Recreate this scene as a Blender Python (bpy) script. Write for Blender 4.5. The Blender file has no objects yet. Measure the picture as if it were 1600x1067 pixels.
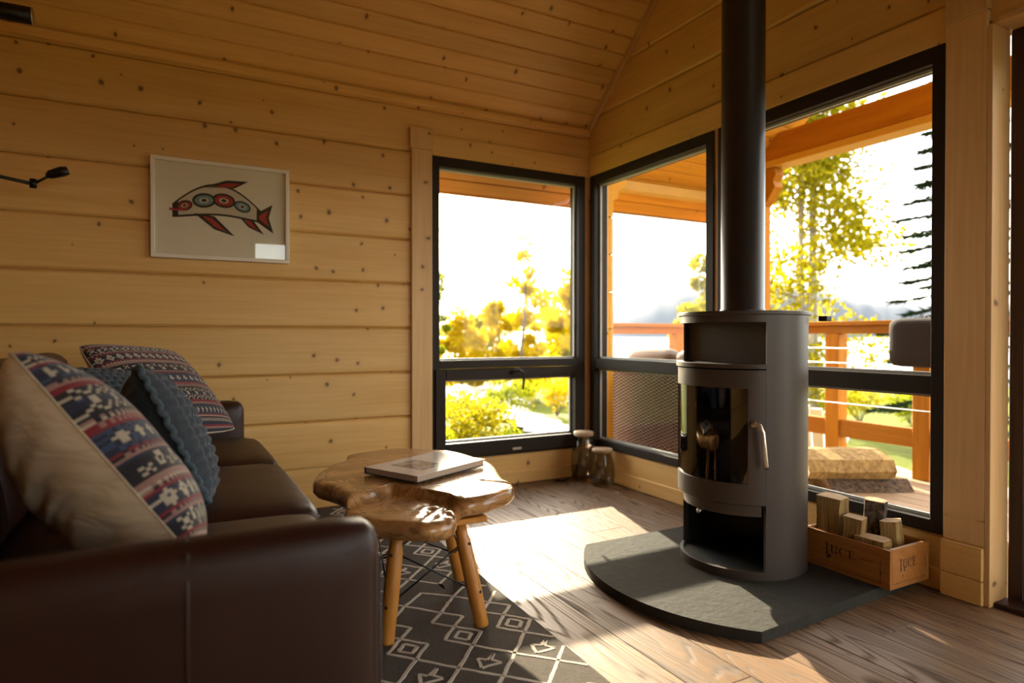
import bpy, bmesh, math, random
from mathutils import Vector, Matrix, noise as mnoise

random.seed(7)
S = bpy.context.scene
COL = S.collection

# ------------------------------------------------------------------ camera
YAW, PITCH, FPX = math.radians(28.3), math.radians(0.49), 996.0
cam_d = bpy.data.cameras.new('camera'); cam = bpy.data.objects.new('camera', cam_d); COL.objects.link(cam)
cam_d.sensor_width = 36.0; cam_d.lens = FPX / 1600.0 * 36.0
cam_d.clip_start = 0.05; cam_d.clip_end = 9000.0
cam.location = (-2.674, -3.796, 1.0)
cam.rotation_euler = (math.pi / 2 - PITCH, 0.0, -YAW)
cam_d.dof.use_dof = True; cam_d.dof.focus_distance = 2.45; cam_d.dof.aperture_fstop = 1.7
S.camera = cam

# ------------------------------------------------------------------ exposure
S.view_settings.view_transform = 'Standard'; S.view_settings.look = 'None'
S.view_settings.gamma = 1.0; S.view_settings.use_curve_mapping = False
S.view_settings.exposure = 1.65

# ------------------------------------------------------------------ sky and sun (low afternoon sun shining in through the corner windows)
SUN_DIR = Vector((0.29, 1.0, 0.405)).normalized()          # towards the sun
W = bpy.data.worlds.new('sky'); S.world = W; W.use_nodes = True
wn = W.node_tree; wn.nodes.clear()
sky = wn.nodes.new('ShaderNodeTexSky'); sky.sky_type = 'NISHITA'; sky.sun_disc = False
sky.sun_elevation = math.asin(SUN_DIR.z); sky.sun_rotation = math.atan2(SUN_DIR.x, SUN_DIR.y)
sky.air_density = 1.0; sky.dust_density = 4.0; sky.ozone_density = 1.0
hz = wn.nodes.new('ShaderNodeMixRGB'); hz.inputs['Fac'].default_value = 0.72
sc_ = wn.nodes.new('ShaderNodeMixRGB'); sc_.blend_type = 'MULTIPLY'; sc_.inputs['Fac'].default_value = 1.0
sc_.inputs['Color2'].default_value = (0.20, 0.20, 0.20, 1)
hz.inputs['Color2'].default_value = (1.0, 0.96, 0.90, 1)      # thin bright haze
bg = wn.nodes.new('ShaderNodeBackground'); bg.inputs['Strength'].default_value = 2.45
wo = wn.nodes.new('ShaderNodeOutputWorld')
wn.links.new(sky.outputs[0], sc_.inputs['Color1']); wn.links.new(sc_.outputs[0], hz.inputs['Color1'])
wn.links.new(hz.outputs[0], bg.inputs[0]); wn.links.new(bg.outputs[0], wo.inputs[0])
sun_d = bpy.data.lights.new('sun', 'SUN'); sun = bpy.data.objects.new('sun', sun_d); COL.objects.link(sun)
sun_d.energy = 9.5; sun_d.color = (1.0, 0.86, 0.64); sun_d.angle = math.radians(0.6)
sun.rotation_euler = (-SUN_DIR).to_track_quat('-Z', 'Y').to_euler()
sun.location = (6, 20, 9)

# ------------------------------------------------------------------ node helpers
def new_mat(name):
    m = bpy.data.materials.new(name); m.use_nodes = True
    nt = m.node_tree; nt.nodes.clear()
    return m, nt
def nd(nt, typ, **kw):
    n = nt.nodes.new(typ)
    for k, v in kw.items():
        if k.startswith('i_'):
            key = k[2:]
            key = int(key) if key.isdigit() else key.replace('_', ' ')
            n.inputs[key].default_value = v
        else: setattr(n, k, v)
    return n
def lk(nt, a, b): nt.links.new(a, b)
def mth(nt, op, a, b=None, c=None, clamp=False):
    n = nt.nodes.new('ShaderNodeMath'); n.operation = op; n.use_clamp = clamp
    for i, v in enumerate((a, b, c)):
        if v is None: continue
        if isinstance(v, (int, float)): n.inputs[i].default_value = v
        else: nt.links.new(v, n.inputs[i])
    return n.outputs[0]
def mixc(nt, fac, a, b, mode='MIX'):
    n = nt.nodes.new('ShaderNodeMixRGB'); n.blend_type = mode
    for i, v in enumerate((fac, a, b)):
        if isinstance(v, (int, float)): n.inputs[i].default_value = v if i == 0 else v
        elif isinstance(v, tuple): n.inputs[i].default_value = (*v[:3], 1)
        else: nt.links.new(v, n.inputs[i])
    return n.outputs[0]
def ramp(nt, fac, stops):
    n = nt.nodes.new('ShaderNodeValToRGB'); cr = n.color_ramp
    while len(cr.elements) < len(stops): cr.elements.new(0.5)
    for e, (p, c) in zip(cr.elements, stops):
        e.position = p; e.color = (c, c, c, 1) if isinstance(c, (int, float)) else (*c[:3], 1)
    nt.links.new(fac, n.inputs[0]); return n.outputs[0]
def out(nt, shader):
    o = nt.nodes.new('ShaderNodeOutputMaterial'); nt.links.new(shader, o.inputs[0])
def bsdf(nt, base, rough=0.5, metal=0.0, normal=None, spec=None, coat=0.0, sheen=0.0):
    p = nt.nodes.new('ShaderNodeBsdfPrincipled')
    for key, v in (('Base Color', base), ('Roughness', rough), ('Metallic', metal)):
        if isinstance(v, tuple): p.inputs[key].default_value = (*v[:3], 1)
        elif isinstance(v, (int, float)): p.inputs[key].default_value = v
        else: nt.links.new(v, p.inputs[key])
    if spec is not None: p.inputs['Specular IOR Level'].default_value = spec
    if coat: p.inputs['Coat Weight'].default_value = coat; p.inputs['Coat Roughness'].default_value = 0.12
    if sheen: p.inputs['Sheen Weight'].default_value = sheen
    if normal is not None: nt.links.new(normal, p.inputs['Normal'])
    return p.outputs[0]
def bump(nt, h, strength=0.3, dist=0.01):
    n = nt.nodes.new('ShaderNodeBump'); n.inputs['Strength'].default_value = strength
    n.inputs['Distance'].default_value = dist; nt.links.new(h, n.inputs['Height']); return n.outputs[0]
def coords(nt, axis, along, across, deep, jitter=True):
    """object coordinates re-ordered as (along, across, depth) of the grain, shifted for each object"""
    tc = nt.nodes.new('ShaderNodeTexCoord'); sep = nt.nodes.new('ShaderNodeSeparateXYZ'); lk(nt, tc.outputs['Object'], sep.inputs[0])
    order = {'x': (0, 2, 1), 'y': (1, 0, 2), 'z': (2, 0, 1), 'yw': (1, 2, 0), 'xc': (0, 1, 2)}[axis]
    oi = nt.nodes.new('ShaderNodeObjectInfo'); r = oi.outputs['Random']
    c = nt.nodes.new('ShaderNodeCombineXYZ')
    for k, (o_, s_, j) in enumerate(zip(order, (along, across, deep), (37.0, 23.0, 11.0))):
        v = sep.outputs[o_]
        if jitter: v = mth(nt, 'MULTIPLY_ADD', r, j, v)
        v = mth(nt, 'MULTIPLY', v, s_)
        lk(nt, v, c.inputs[k])
    return c.outputs[0], r
def noise_t(nt, vec, scale=1.0, detail=4.0, rough=0.55, dist=0.0):
    n = nd(nt, 'ShaderNodeTexNoise'); n.inputs['Scale'].default_value = scale; n.inputs['Detail'].default_value = detail
    n.inputs['Roughness'].default_value = rough; n.inputs['Distortion'].default_value = dist
    if vec is not None: lk(nt, vec, n.inputs['Vector'])
    return n.outputs['Fac']
def wood(name, light, dark, axis, knots=0.0, rough=0.5, grain=1.0, contour=0.0, coat=0.0, vary=0.18, knot_c=(0.10, 0.045, 0.015), bumpy=0.15, spec=None, across=22.0, along=1.3):
    m, nt = new_mat(name)
    v, r = coords(nt, axis, along, across, across)
    g = noise_t(nt, v, 1.0, 5.0, 0.6, 0.4)
    v2, _ = coords(nt, axis, along * 3, across * 7, across * 7)
    f = noise_t(nt, v2, 1.0, 2.0, 0.5)
    t = mth(nt, 'MULTIPLY_ADD', f, 0.45, mth(nt, 'MULTIPLY', g, 0.75))
    fac = ramp(nt, t, [(0.42, 0.0), (0.78, 1.0)])
    fac = mth(nt, 'MULTIPLY', fac, grain)
    col = mixc(nt, fac, light, dark)
    h = t
    if contour:
        v3, _ = coords(nt, axis, along * 0.55, across * 0.36, across * 0.36)
        c_ = noise_t(nt, v3, 1.0, 1.5, 0.45, 0.25)
        sw = mth(nt, 'ABSOLUTE', mth(nt, 'SUBTRACT', mth(nt, 'FRACT', mth(nt, 'MULTIPLY', c_, 30.0)), 0.5))
        ln = ramp(nt, sw, [(0.02, 1.0), (0.22, 0.0)])
        ln = mth(nt, 'MULTIPLY', ln, mth(nt, 'MULTIPLY_ADD', f, 1.6, 0.0, clamp=True))
        col = mixc(nt, mth(nt, 'MULTIPLY', ln, contour), col, tuple(x * 0.22 for x in dark))
        h = mth(nt, 'SUBTRACT', t, mth(nt, 'MULTIPLY', ln, 0.6))
    if knots:
        vk, _ = coords(nt, axis, 6.0, 5.0, 5.0)
        vo = nd(nt, 'ShaderNodeTexVoronoi', voronoi_dimensions='2D'); vo.inputs['Scale'].default_value = 1.0
        wv_ = nd(nt, 'ShaderNodeTexNoise'); wv_.inputs['Scale'].default_value = 3.0; lk(nt, vk, wv_.inputs['Vector'])
        vm = nd(nt, 'ShaderNodeVectorMath', operation='MULTIPLY_ADD'); lk(nt, wv_.outputs['Color'], vm.inputs[0]); vm.inputs[1].default_value = (0.16, 0.16, 0); lk(nt, vk, vm.inputs[2])
        lk(nt, vm.outputs[0], vo.inputs['Vector'])
        sepc = nd(nt, 'ShaderNodeSeparateColor'); lk(nt, vo.outputs['Color'], sepc.inputs[0])
        pick = mth(nt, 'GREATER_THAN', sepc.outputs[0], 1.0 - knots)
        size = mth(nt, 'MULTIPLY_ADD', sepc.outputs[1], 0.060, 0.022)
        rel = mth(nt, 'DIVIDE', vo.outputs['Distance'], size)
        k1 = ramp(nt, mth(nt, 'MULTIPLY', rel, 0.5), [(0.25, 1.0), (0.6, 0.0)])
        k2 = ramp(nt, mth(nt, 'MULTIPLY', rel, 0.2), [(0.1, 0.5), (0.6, 0.0)])
        col = mixc(nt, mth(nt, 'MULTIPLY', k2, pick), col, dark)
        col = mixc(nt, mth(nt, 'MULTIPLY', mth(nt, 'MULTIPLY', k1, pick), 0.85), col, knot_c)
    hsv = nd(nt, 'ShaderNodeHueSaturation'); lk(nt, col, hsv.inputs['Color'])
    lk(nt, mth(nt, 'MULTIPLY_ADD', r, vary, 1.0 - vary / 2), hsv.inputs['Value'])
    rr = mth(nt, 'MULTIPLY_ADD', t, 0.2, rough - 0.1)
    if contour: rr = mth(nt, 'MULTIPLY_ADD', ln, 0.35, rr)
    out(nt, bsdf(nt, hsv.outputs[0], rr, 0.0, bump(nt, h, bumpy, 0.004), spec, coat))
    return m
def plain(name, col, rough=0.5, metal=0.0, nscale=0.0, namp=0.15, bumpy=0.0, spec=None, coat=0.0, sheen=0.0, bdist=0.004):
    m, nt = new_mat(name)
    tc = nd(nt, 'ShaderNodeTexCoord')
    if nscale:
        n = noise_t(nt, tc.outputs['Object'], nscale, 5.0, 0.6)
        c = mixc(nt, n, tuple(x * (1 - namp) for x in col), tuple(min(1, x * (1 + namp)) for x in col))
        nr = bump(nt, n, bumpy, bdist) if bumpy else None
    else: c, nr = col, None
    out(nt, bsdf(nt, c, rough, metal, nr, spec, coat, sheen))
    return m
def glass_mat(name, tint=(0.97, 0.985, 0.97), f0=0.011, rough=0.0):
    """clear pane: lets light straight through and mirrors more at grazing angles"""
    m, nt = new_mat(name)
    lw = nd(nt, 'ShaderNodeLayerWeight'); lw.inputs['Blend'].default_value = 0.5
    p5 = mth(nt, 'POWER', lw.outputs['Facing'], 5.0)
    fac = mth(nt, 'MULTIPLY_ADD', p5, 0.85, f0)
    tr = nd(nt, 'ShaderNodeBsdfTransparent'); tr.inputs[0].default_value = (*tint, 1)
    gl = nd(nt, 'ShaderNodeBsdfGlossy'); gl.inputs['Roughness'].default_value = rough
    mx = nd(nt, 'ShaderNodeMixShader'); lk(nt, fac, mx.inputs[0]); lk(nt, tr.outputs[0], mx.inputs[1]); lk(nt, gl.outputs[0], mx.inputs[2])
    out(nt, mx.outputs[0]); return m

# ------------------------------------------------------------------ mesh helpers (all shapes in metres, world axes)
def link(name, me, mat, parent=None, smooth=False):
    o = bpy.data.objects.new(name, me); COL.objects.link(o)
    if mat is not None and not me.materials:
        for mm in (mat if isinstance(mat, (list, tuple)) else [mat]): me.materials.append(mm)
    if smooth:
        me.polygons.foreach_set('use_smooth', [True] * len(me.polygons))
    if parent is not None:
        o.parent = parent
        inv = Matrix.Identity(4); p = parent; chain = []
        while p is not None: chain.append(p); p = p.parent
        Mw = Matrix.Identity(4)
        for p in reversed(chain): Mw = Mw @ (p.matrix_parent_inverse @ p.matrix_basis)
        o.matrix_parent_inverse = Mw.inverted()
    return o
def mesh(name, verts, faces, mat, parent=None, smooth=False, mats=None):
    me = bpy.data.meshes.new(name); me.from_pydata([tuple(v) for v in verts], [], faces); me.validate(); me.update()
    o = link(name, me, mat, parent, smooth)
    if mats is not None:
        for p, k in zip(me.polygons, mats): p.material_index = k
    return o
def from_bm(name, bm, mat, parent=None, smooth=False):
    bmesh.ops.recalc_face_normals(bm, faces=bm.faces)
    me = bpy.data.meshes.new(name); bm.to_mesh(me); bm.free()
    return link(name, me, mat, parent, smooth)
def bm_box(bm, lo, hi, bevel=0.0, M=None, segs=1):
    r = bmesh.ops.create_cube(bm, size=1.0)
    vs = r['verts']
    for v in vs:
        v.co = Vector([lo[i] + (v.co[i] + 0.5) * (hi[i] - lo[i]) for i in range(3)])
    if bevel:
        es = list({e for v in vs for e in v.link_edges})
        rb = bmesh.ops.bevel(bm, geom=es, offset=bevel, segments=segs, profile=0.5, affect='EDGES')
        vs = list({v for f in rb['faces'] for v in f.verts} | {v for v in vs if v.is_valid})
    if M is not None:
        for v in vs: v.co = M @ v.co
    return vs
def box(name, lo, hi, mat, parent=None, bevel=0.0, M=None, segs=1, smooth=False):
    lo, hi = [min(a, b) for a, b in zip(lo, hi)], [max(a, b) for a, b in zip(lo, hi)]
    bm = bmesh.new(); bm_box(bm, lo, hi, bevel, M, segs)
    return from_bm(name, bm, mat, parent, smooth)
def bm_prism(bm, poly, z0, z1, M=None):
    a = [bm.verts.new((x, y, z0)) for x, y in poly]; b = [bm.verts.new((x, y, z1)) for x, y in poly]
    n = len(poly)
    bm.faces.new(list(reversed(a))); bm.faces.new(b)
    for i in range(n): bm.faces.new((a[i], a[(i + 1) % n], b[(i + 1) % n], b[i]))
    if M is not None:
        for v in a + b: v.co = M @ v.co
def prism(name, poly, z0, z1, mat, parent=None, M=None, bevel=0.0):
    bm = bmesh.new(); bm_prism(bm, poly, z0, z1, None)
    if bevel: bmesh.ops.bevel(bm, geom=list(bm.edges), offset=bevel, segments=1, affect='EDGES')
    if M is not None: bmesh.ops.transform(bm, matrix=M, verts=bm.verts)
    return from_bm(name, bm, mat, parent)
def lathe(name, prof, mat, parent=None, loc=(0, 0, 0), seg=32, smooth=True):
    vs, fs = [], []
    for (r, z) in prof:
        for i in range(seg):
            a = 2 * math.pi * i / seg; vs.append((loc[0] + r * math.cos(a), loc[1] + r * math.sin(a), loc[2] + z))
    for k in range(len(prof) - 1):
        for i in range(seg):
            j = (i + 1) % seg
            fs.append((k * seg + i, k * seg + j, (k + 1) * seg + j, (k + 1) * seg + i))
    if prof[0][0] > 1e-6: fs.append(tuple(reversed(range(seg))))
    if prof[-1][0] > 1e-6: fs.append(tuple(range((len(prof) - 1) * seg, len(prof) * seg)))
    bm = bmesh.new(); me = bpy.data.meshes.new(name); me.from_pydata(vs, [], fs); bm.from_mesh(me); bpy.data.meshes.remove(me)
    bmesh.ops.remove_doubles(bm, verts=bm.verts, dist=1e-6)
    o = from_bm(name, bm, mat, parent, smooth)
    return o
def tube_geo(pts, rad, seg=8):
    vs, fs = [], []
    pts = [Vector(p) for p in pts]; n = len(pts)
    rad = rad if isinstance(rad, (list, tuple)) else [rad] * n
    t0 = (pts[1] - pts[0]).normalized()
    ref = Vector((0, 0, 1)) if abs(t0.z) < 0.9 else Vector((1, 0, 0))
    for i, p in enumerate(pts):
        t = (pts[min(i + 1, n - 1)] - pts[max(i - 1, 0)]).normalized()
        s = t.cross(ref).normalized(); u = s.cross(t).normalized(); ref = u
        for k in range(seg):
            a = 2 * math.pi * k / seg; vs.append(p + (s * math.cos(a) + u * math.sin(a)) * rad[i])
    for i in range(n - 1):
        for k in range(seg):
            j = (k + 1) % seg; fs.append((i * seg + k, i * seg + j, (i + 1) * seg + j, (i + 1) * seg + k))
    fs.append(tuple(reversed(range(seg)))); fs.append(tuple(range((n - 1) * seg, n * seg)))
    return vs, fs
def tube(name, pts, rad, mat, parent=None, seg=8, smooth=True):
    vs, fs = tube_geo(pts, rad, seg); return mesh(name, vs, fs, mat, parent, smooth)
class Geo:
    def __init__(s): s.v, s.f, s.m = [], [], []
    def add(s, vs, fs, mi=0):
        b = len(s.v); s.v += [tuple(v) for v in vs]; s.f += [tuple(b + i for i in f) for f in fs]; s.m += [mi] * len(fs)
    def box(s, lo, hi, mi=0, M=None):
        vs = [Vector((x, y, z)) for x in (lo[0], hi[0]) for y in (lo[1], hi[1]) for z in (lo[2], hi[2])]
        if M is not None: vs = [M @ v for v in vs]
        s.add(vs, [(0, 1, 3, 2), (4, 6, 7, 5), (0, 4, 5, 1), (2, 3, 7, 6), (0, 2, 6, 4), (1, 5, 7, 3)], mi)
    def tube(s, pts, rad, seg=6, mi=0): s.add(*tube_geo(pts, rad, seg), mi)
    def build(s, name, mat, parent=None, smooth=False): return mesh(name, s.v, s.f, mat, parent, smooth, s.m)
def tag(o, label=None, cat=None, group=None, kind=None):
    for k, v in (('label', label), ('category', cat), ('group', group), ('kind', kind)):
        if v: o[k] = v
    return o
def empty(name, loc=(0, 0, 0), label=None, cat=None, group=None, kind=None):
    o = bpy.data.objects.new(name, None); COL.objects.link(o); o.location = loc; o.empty_display_size = 0.05
    return tag(o, label, cat, group, kind)
def catmull(pts, sub=6, closed=True):
    res = []; n = len(pts)
    for i in range(n if closed else n - 1):
        p = [Vector(pts[(i + k - 1) % n] if closed else pts[max(0, min(n - 1, i + k - 1))]) for k in range(4)]
        for j in range(sub):
            t = j / sub
            res.append(0.5 * ((2 * p[1]) + (-p[0] + p[2]) * t + (2 * p[0] - 5 * p[1] + 4 * p[2] - p[3]) * t * t + (-p[0] + 3 * p[1] - 3 * p[2] + p[3]) * t ** 3))
    if not closed: res.append(Vector(pts[-1]))
    return res

# ------------------------------------------------------------------ materials of the room
PINE_L, PINE_D = (0.76, 0.475, 0.165), (0.62, 0.335, 0.085)
M_logx = wood('pine_log_back', PINE_L, PINE_D, 'x', knots=0.55, rough=0.48, grain=0.8, across=9, along=0.8)
M_logy = wood('pine_log_right', PINE_L, PINE_D, 'yw', knots=0.55, rough=0.48, grain=0.8, across=9, along=0.8)
M_pinez = wood('pine_upright', (0.66, 0.42, 0.19), (0.52, 0.29, 0.10), 'z', knots=0.35, rough=0.5, grain=0.8, across=9, along=0.8)
M_ceil = wood('pine_ceiling', (0.76, 0.475, 0.165), (0.62, 0.335, 0.085), 'xc', knots=0.5, rough=0.42, grain=0.8, across=12, along=0.8)
M_oak = wood('oak_floor', (0.215, 0.124, 0.062), (0.118, 0.064, 0.030), 'y', knots=0.05, rough=0.44, contour=0.75, vary=0.3, bumpy=0.35, spec=0.3, across=16, along=1.1)
M_black = plain('window_frame_black', (0.026, 0.018, 0.013), 0.5, 0.0, 30, 0.1, spec=0.15)
M_spacer = plain('glazing_bead', (0.42, 0.41, 0.36), 0.5)
M_glass = glass_mat('window_glass')
M_plaster = plain('shell_wood', (0.45, 0.27, 0.11), 0.6, nscale=3)
M_steel = plain('brushed_steel', (0.55, 0.50, 0.44), 0.3, 1.0)
M_blackmetal = plain('black_metal', (0.012, 0.012, 0.013), 0.35, 0.3)
M_doorwood = wood('mahogany_door', (0.045, 0.016, 0.010), (0.02, 0.007, 0.005), 'z', rough=0.4)

SL = 0.866; THETA = math.atan(SL); CT, ST = math.cos(THETA), math.sin(THETA)
Z0 = 2.49; RIDGE_Y = -3.0; ROOM_Y = -6.0; ROOM_X = -4.2

def log_x(x0, x1, z0, z1, parent, y0=0.0, y1=0.15, c=0.013, mat=None, name='log'):
    pr = [(y0 + c, z0 + 0.0012), (y0 + 0.001, z0 + c), (y0, z0 + c * 2.2), (y0, z1 - c * 2.2), (y0 + 0.001, z1 - c), (y0 + c, z1 - 0.0012), (y1, z1 - 0.0012), (y1, z0 + 0.0012)]
    n = len(pr); vs = [(x0, y, z) for y, z in pr] + [(x1, y, z) for y, z in pr]
    fs = [(i, (i + 1) % n, n + (i + 1) % n, n + i) for i in range(n)] + [tuple(reversed(range(n))), tuple(range(n, 2 * n))]
    bm = bmesh.new(); me = bpy.data.meshes.new('t'); me.from_pydata(vs, [], fs); bm.from_mesh(me); bpy.data.meshes.remove(me)
    return from_bm(name, bm, mat or M_logx, parent)
def log_y(y0, y1, z0, z1, parent, x0=0.0, x1=0.15, c=0.013, mat=None, name='log', y0t=None):
    pr = [(x0 + c, z0 + 0.0012), (x0 + 0.001, z0 + c), (x0, z0 + c * 2.2), (x0, z1 - c * 2.2), (x0 + 0.001, z1 - c), (x0 + c, z1 - 0.0012), (x1, z1 - 0.0012), (x1, z0 + 0.0012)]
    n = len(pr)
    vs = [(x, y0, z) for x, z in pr] + [(x, y1, z) for x, z in pr]
    fs = [(i, (i + 1) % n, n + (i + 1) % n, n + i) for i in range(n)] + [tuple(reversed(range(n))), tuple(range(n, 2 * n))]
    bm = bmesh.new(); me = bpy.data.meshes.new('t'); me.from_pydata(vs, [], fs); bm.from_mesh(me); bpy.data.meshes.remove(me)
    return from_bm(name, bm, mat or M_logy, parent)

# ------------------------------------------------------------------ floor
floor = empty('floor', (0, 0, 0), kind='structure')
sub = box('subfloor', (ROOM_X - 0.1, ROOM_Y - 0.1, -0.12), (0.16, 0.12, -0.02), plain('subfloor_dark', (0.05, 0.03, 0.02), 0.8), floor)
PW = 0.195; k = 0; x = 0.0
while x > ROOM_X:
    ys = [0.0]; y = -random.uniform(0.5, 2.0)
    while y > ROOM_Y: ys.append(y); y -= random.uniform(1.7, 2.3)
    ys.append(ROOM_Y)
    for a, b in zip(ys[:-1], ys[1:]):
        lo = (max(x - PW, ROOM_X) + 0.0007, b + 0.0007, -0.02); hi = (x - 0.0007, a - 0.0007, 0.0)
        box('plank', lo, hi, M_oak, floor, bevel=0.0014)
    x -= PW
# ------------------------------------------------------------------ back wall: log courses with one corner window
WB = empty('wall_back', (0, 0, 0), kind='structure')
XW0, XW1, ZW0, ZW1 = -1.214, -0.04, 0.205, 2.14
courses = [0.0, 0.225, 0.5, 0.775, 1.05, 1.325, 1.6, 1.875, 2.15, 2.425, 2.7]
for i, (a, b) in enumerate(zip(courses[:-1], courses[1:])):
    if a < 0.1: log_x(ROOM_X, 0.0, a, 0.205, WB); log_x(ROOM_X, XW0 - 0.05, 0.205, b, WB, name='log_strip')
    elif b < 2.2 and a < 2.1: log_x(ROOM_X, XW0 - 0.02, a, b, WB)
    else: log_x(ROOM_X, 0.0, a, b, WB)
box('corner_post', (XW1, -0.002, 0.205), (0.0, 0.15, 2.15), M_pinez, WB)
box('wall_core', (ROOM_X - 0.1, 0.10, -0.1), (XW0, 0.16, 2.43), M_logx, WB)
# casing board beside the window with its capital, header board, cove at the ceiling, baseboard
t = empty('trim_1', (-1.28, 0, 0), kind='structure')
box('casing_board', (-1.347, -0.022, 0.0), (XW0 + 0.003, 0.0, 2.165), M_pinez, t, bevel=0.003)
box('casing_capital', (-1.357, -0.030, 2.165), (XW0 + 0.003, 0.0, 2.295), M_pinez, t, bevel=0.003)
t = empty('trim_2', (-0.6, 0, 2.2), kind='structure')
box('header_board', (XW0 + 0.004, -0.016, 2.141), (-0.002, 0.0, 2.272), M_logx, t, bevel=0.003)
t = empty('trim_3', (-2, 0, 2.45), kind='structure')
box('cove_board', (ROOM_X, -0.028, 2.432), (-0.002, 0.0, 2.478), M_logx, t, bevel=0.006)
t = empty('baseboard_back', (-2, 0, 0), kind='structure')
box('baseboard_board', (XW0 + 0.004, -0.018, 0.001), (-0.02, -0.0005, 0.088), M_logx, t, bevel=0.004)
box('baseboard_board', (ROOM_X, -0.018, 0.001), (-1.36, -0.0005, 0.088), M_logx, t, bevel=0.004)

# ------------------------------------------------------------------ right wall: gable of logs with two windows and a glazed door
WR = empty('wall_right', (0, 0, 0), kind='structure')
DY0, DY1, DZ1 = -2.56, -4.55, 2.13
def roof_y(z): return -(z - Z0) / SL
g = [2.14, 2.28] + [2.28 + 0.275 * i for i in range(1, 11)]
for a, b in zip(g[:-1], g[1:]):
    if a > 5.0: break
    y0 = 0.0 if a < 2.49 else roof_y(a) + 0.06
    y1 = ROOM_Y if a < 2.49 else -6.0 - roof_y(a) - 0.06
    log_y(y1, min(0.0, y0), a, b, WR)
log_y(DY0 + 0.004, 0.0, 0.0, 0.22, WR)
box('window_post', (-0.002, -1.237, 0.22), (0.15, -1.206, 2.14), M_pinez, WR)
box('corner_post', (0.0, -0.031, 0.22), (0.15, 0.0, 2.14), M_pinez, WR)
for a, b in zip([0, .275, .55, .825, 1.1, 1.375, 1.65, 1.925], [.275, .55, .825, 1.1, 1.375, 1.65, 1.925, 2.14]):
    log_y(ROOM_Y, DY1 - 0.02, a, b, WR)
t = empty('trim_4', (0, -1.2, 2.2), kind='structure')
box('header_board', (-0.016, -2.412, 2.142), (0.0, -0.018, 2.276), M_logy, t, bevel=0.003)
t = empty('trim_5', (0, -1.2, 3), kind='structure')         # slim cover strip under the ceiling slope
Mx = Matrix.Translation((0, 0, Z0)) @ Matrix.Rotation(-THETA, 4, 'X')
box('cover_strip', (-0.022, -4.0, -0.045), (-0.0005, 0.03, -0.0), M_pinez, t, bevel=0.004, M=Mx)
t = empty('baseboard_right', (0, -1.2, 0), kind='structure')
box('baseboard_board', (-0.018, -2.412, 0.001), (-0.0005, -0.02, 0.088), M_logy, t, bevel=0.004)
t = empty('trim_6', (0, -2.48, 0), kind='structure')        # broad pine post between window and door, with a doubled foot
box('post_board', (-0.028, -2.556, 0.218), (0.0, -2.414, 2.2), M_pinez, t, bevel=0.002)
box('post_head', (-0.034, -2.560, 2.2), (0.0, -2.412, 2.42), M_pinez, t, bevel=0.003)
box('foot_block', (-0.042, -2.556, 0.092), (0.0, -2.410, 0.216), M_logy, t, bevel=0.003)
box('foot_block', (-0.042, -2.556, 0.001), (0.0, -2.410, 0.090), M_logy, t, bevel=0.003)
box('reveal_board', (-0.028, -2.575, 0.001), (0.099, -2.5565, 2.14), M_pinez, t, bevel=0.002)
box('reveal_head', (-0.02, DY1, 2.14), (0.099, -2.575, 2.16), M_pinez, t)

# ------------------------------------------------------------------ ceiling: tongue-and-groove boards along the slope
CE = empty('ceiling', (0, 0, 0), kind='structure')
CW = 0.112; NPL = int(abs(RIDGE_Y) / CT / CW) + 1
def slope_plank(i, x0, x1, parent, mat, s0=0.0, name='plank', w=CW):
    pr = [(0.0, 0.010), (0.007, 0.0), (w - 0.007, 0.0), (w, 0.010), (w, 0.02), (0.0, 0.02)]
    def P(x, s, h):
        q = s0 + i * w + s
        return (x, -q * CT + h * ST, Z0 + q * ST + h * CT)
    n = len(pr); vs = [P(x0, s, h) for s, h in pr] + [P(x1, s, h) for s, h in pr]
    fs = [(k, (k + 1) % n, n + (k + 1) % n, n + k) for k in range(n)] + [tuple(range(n)), tuple(reversed(range(n, 2 * n)))]
    bm = bmesh.new(); me = bpy.data.meshes.new('t'); me.from_pydata(vs, [], fs); bm.from_mesh(me); bpy.data.meshes.remove(me)
    return from_bm(name, bm, mat, parent)
for i in range(NPL): slope_plank(i, ROOM_X, 0.0, CE, M_ceil)
# the slope behind the viewer and the outer roof
ROOF = empty('roof', (0, -3, 5), kind='structure')
M_roof = plain('roof_boards', (0.52, 0.27, 0.085), 0.55, nscale=4)
zr = Z0 + SL * 3.0
def slab(name, pts, th, mat, parent):
    vs = [Vector(p) for p in pts] + [Vector(p) + Vector((0, 0, th)) for p in pts]
    mesh(name, vs, [(3, 2, 1, 0), (4, 5, 6, 7), (0, 1, 5, 4), (1, 2, 6, 5), (2, 3, 7, 6), (3, 0, 4, 7)], mat, parent)
slab('south_slope', [(ROOM_X - .1, -3, zr), (1.98, -3, zr), (1.98, -6.17, zr - SL * 3.17), (ROOM_X - .1, -6.17, zr - SL * 3.17)], 0.12, M_roof, ROOF)
slab('north_slope', [(ROOM_X - .1, 0.51, Z0 - SL * 0.51 + .035), (1.98, 0.51, Z0 - SL * 0.51 + .035), (1.98, -3, zr + .035), (ROOM_X - .1, -3, zr + .035)], 0.12, M_roof, ROOF)
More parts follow.
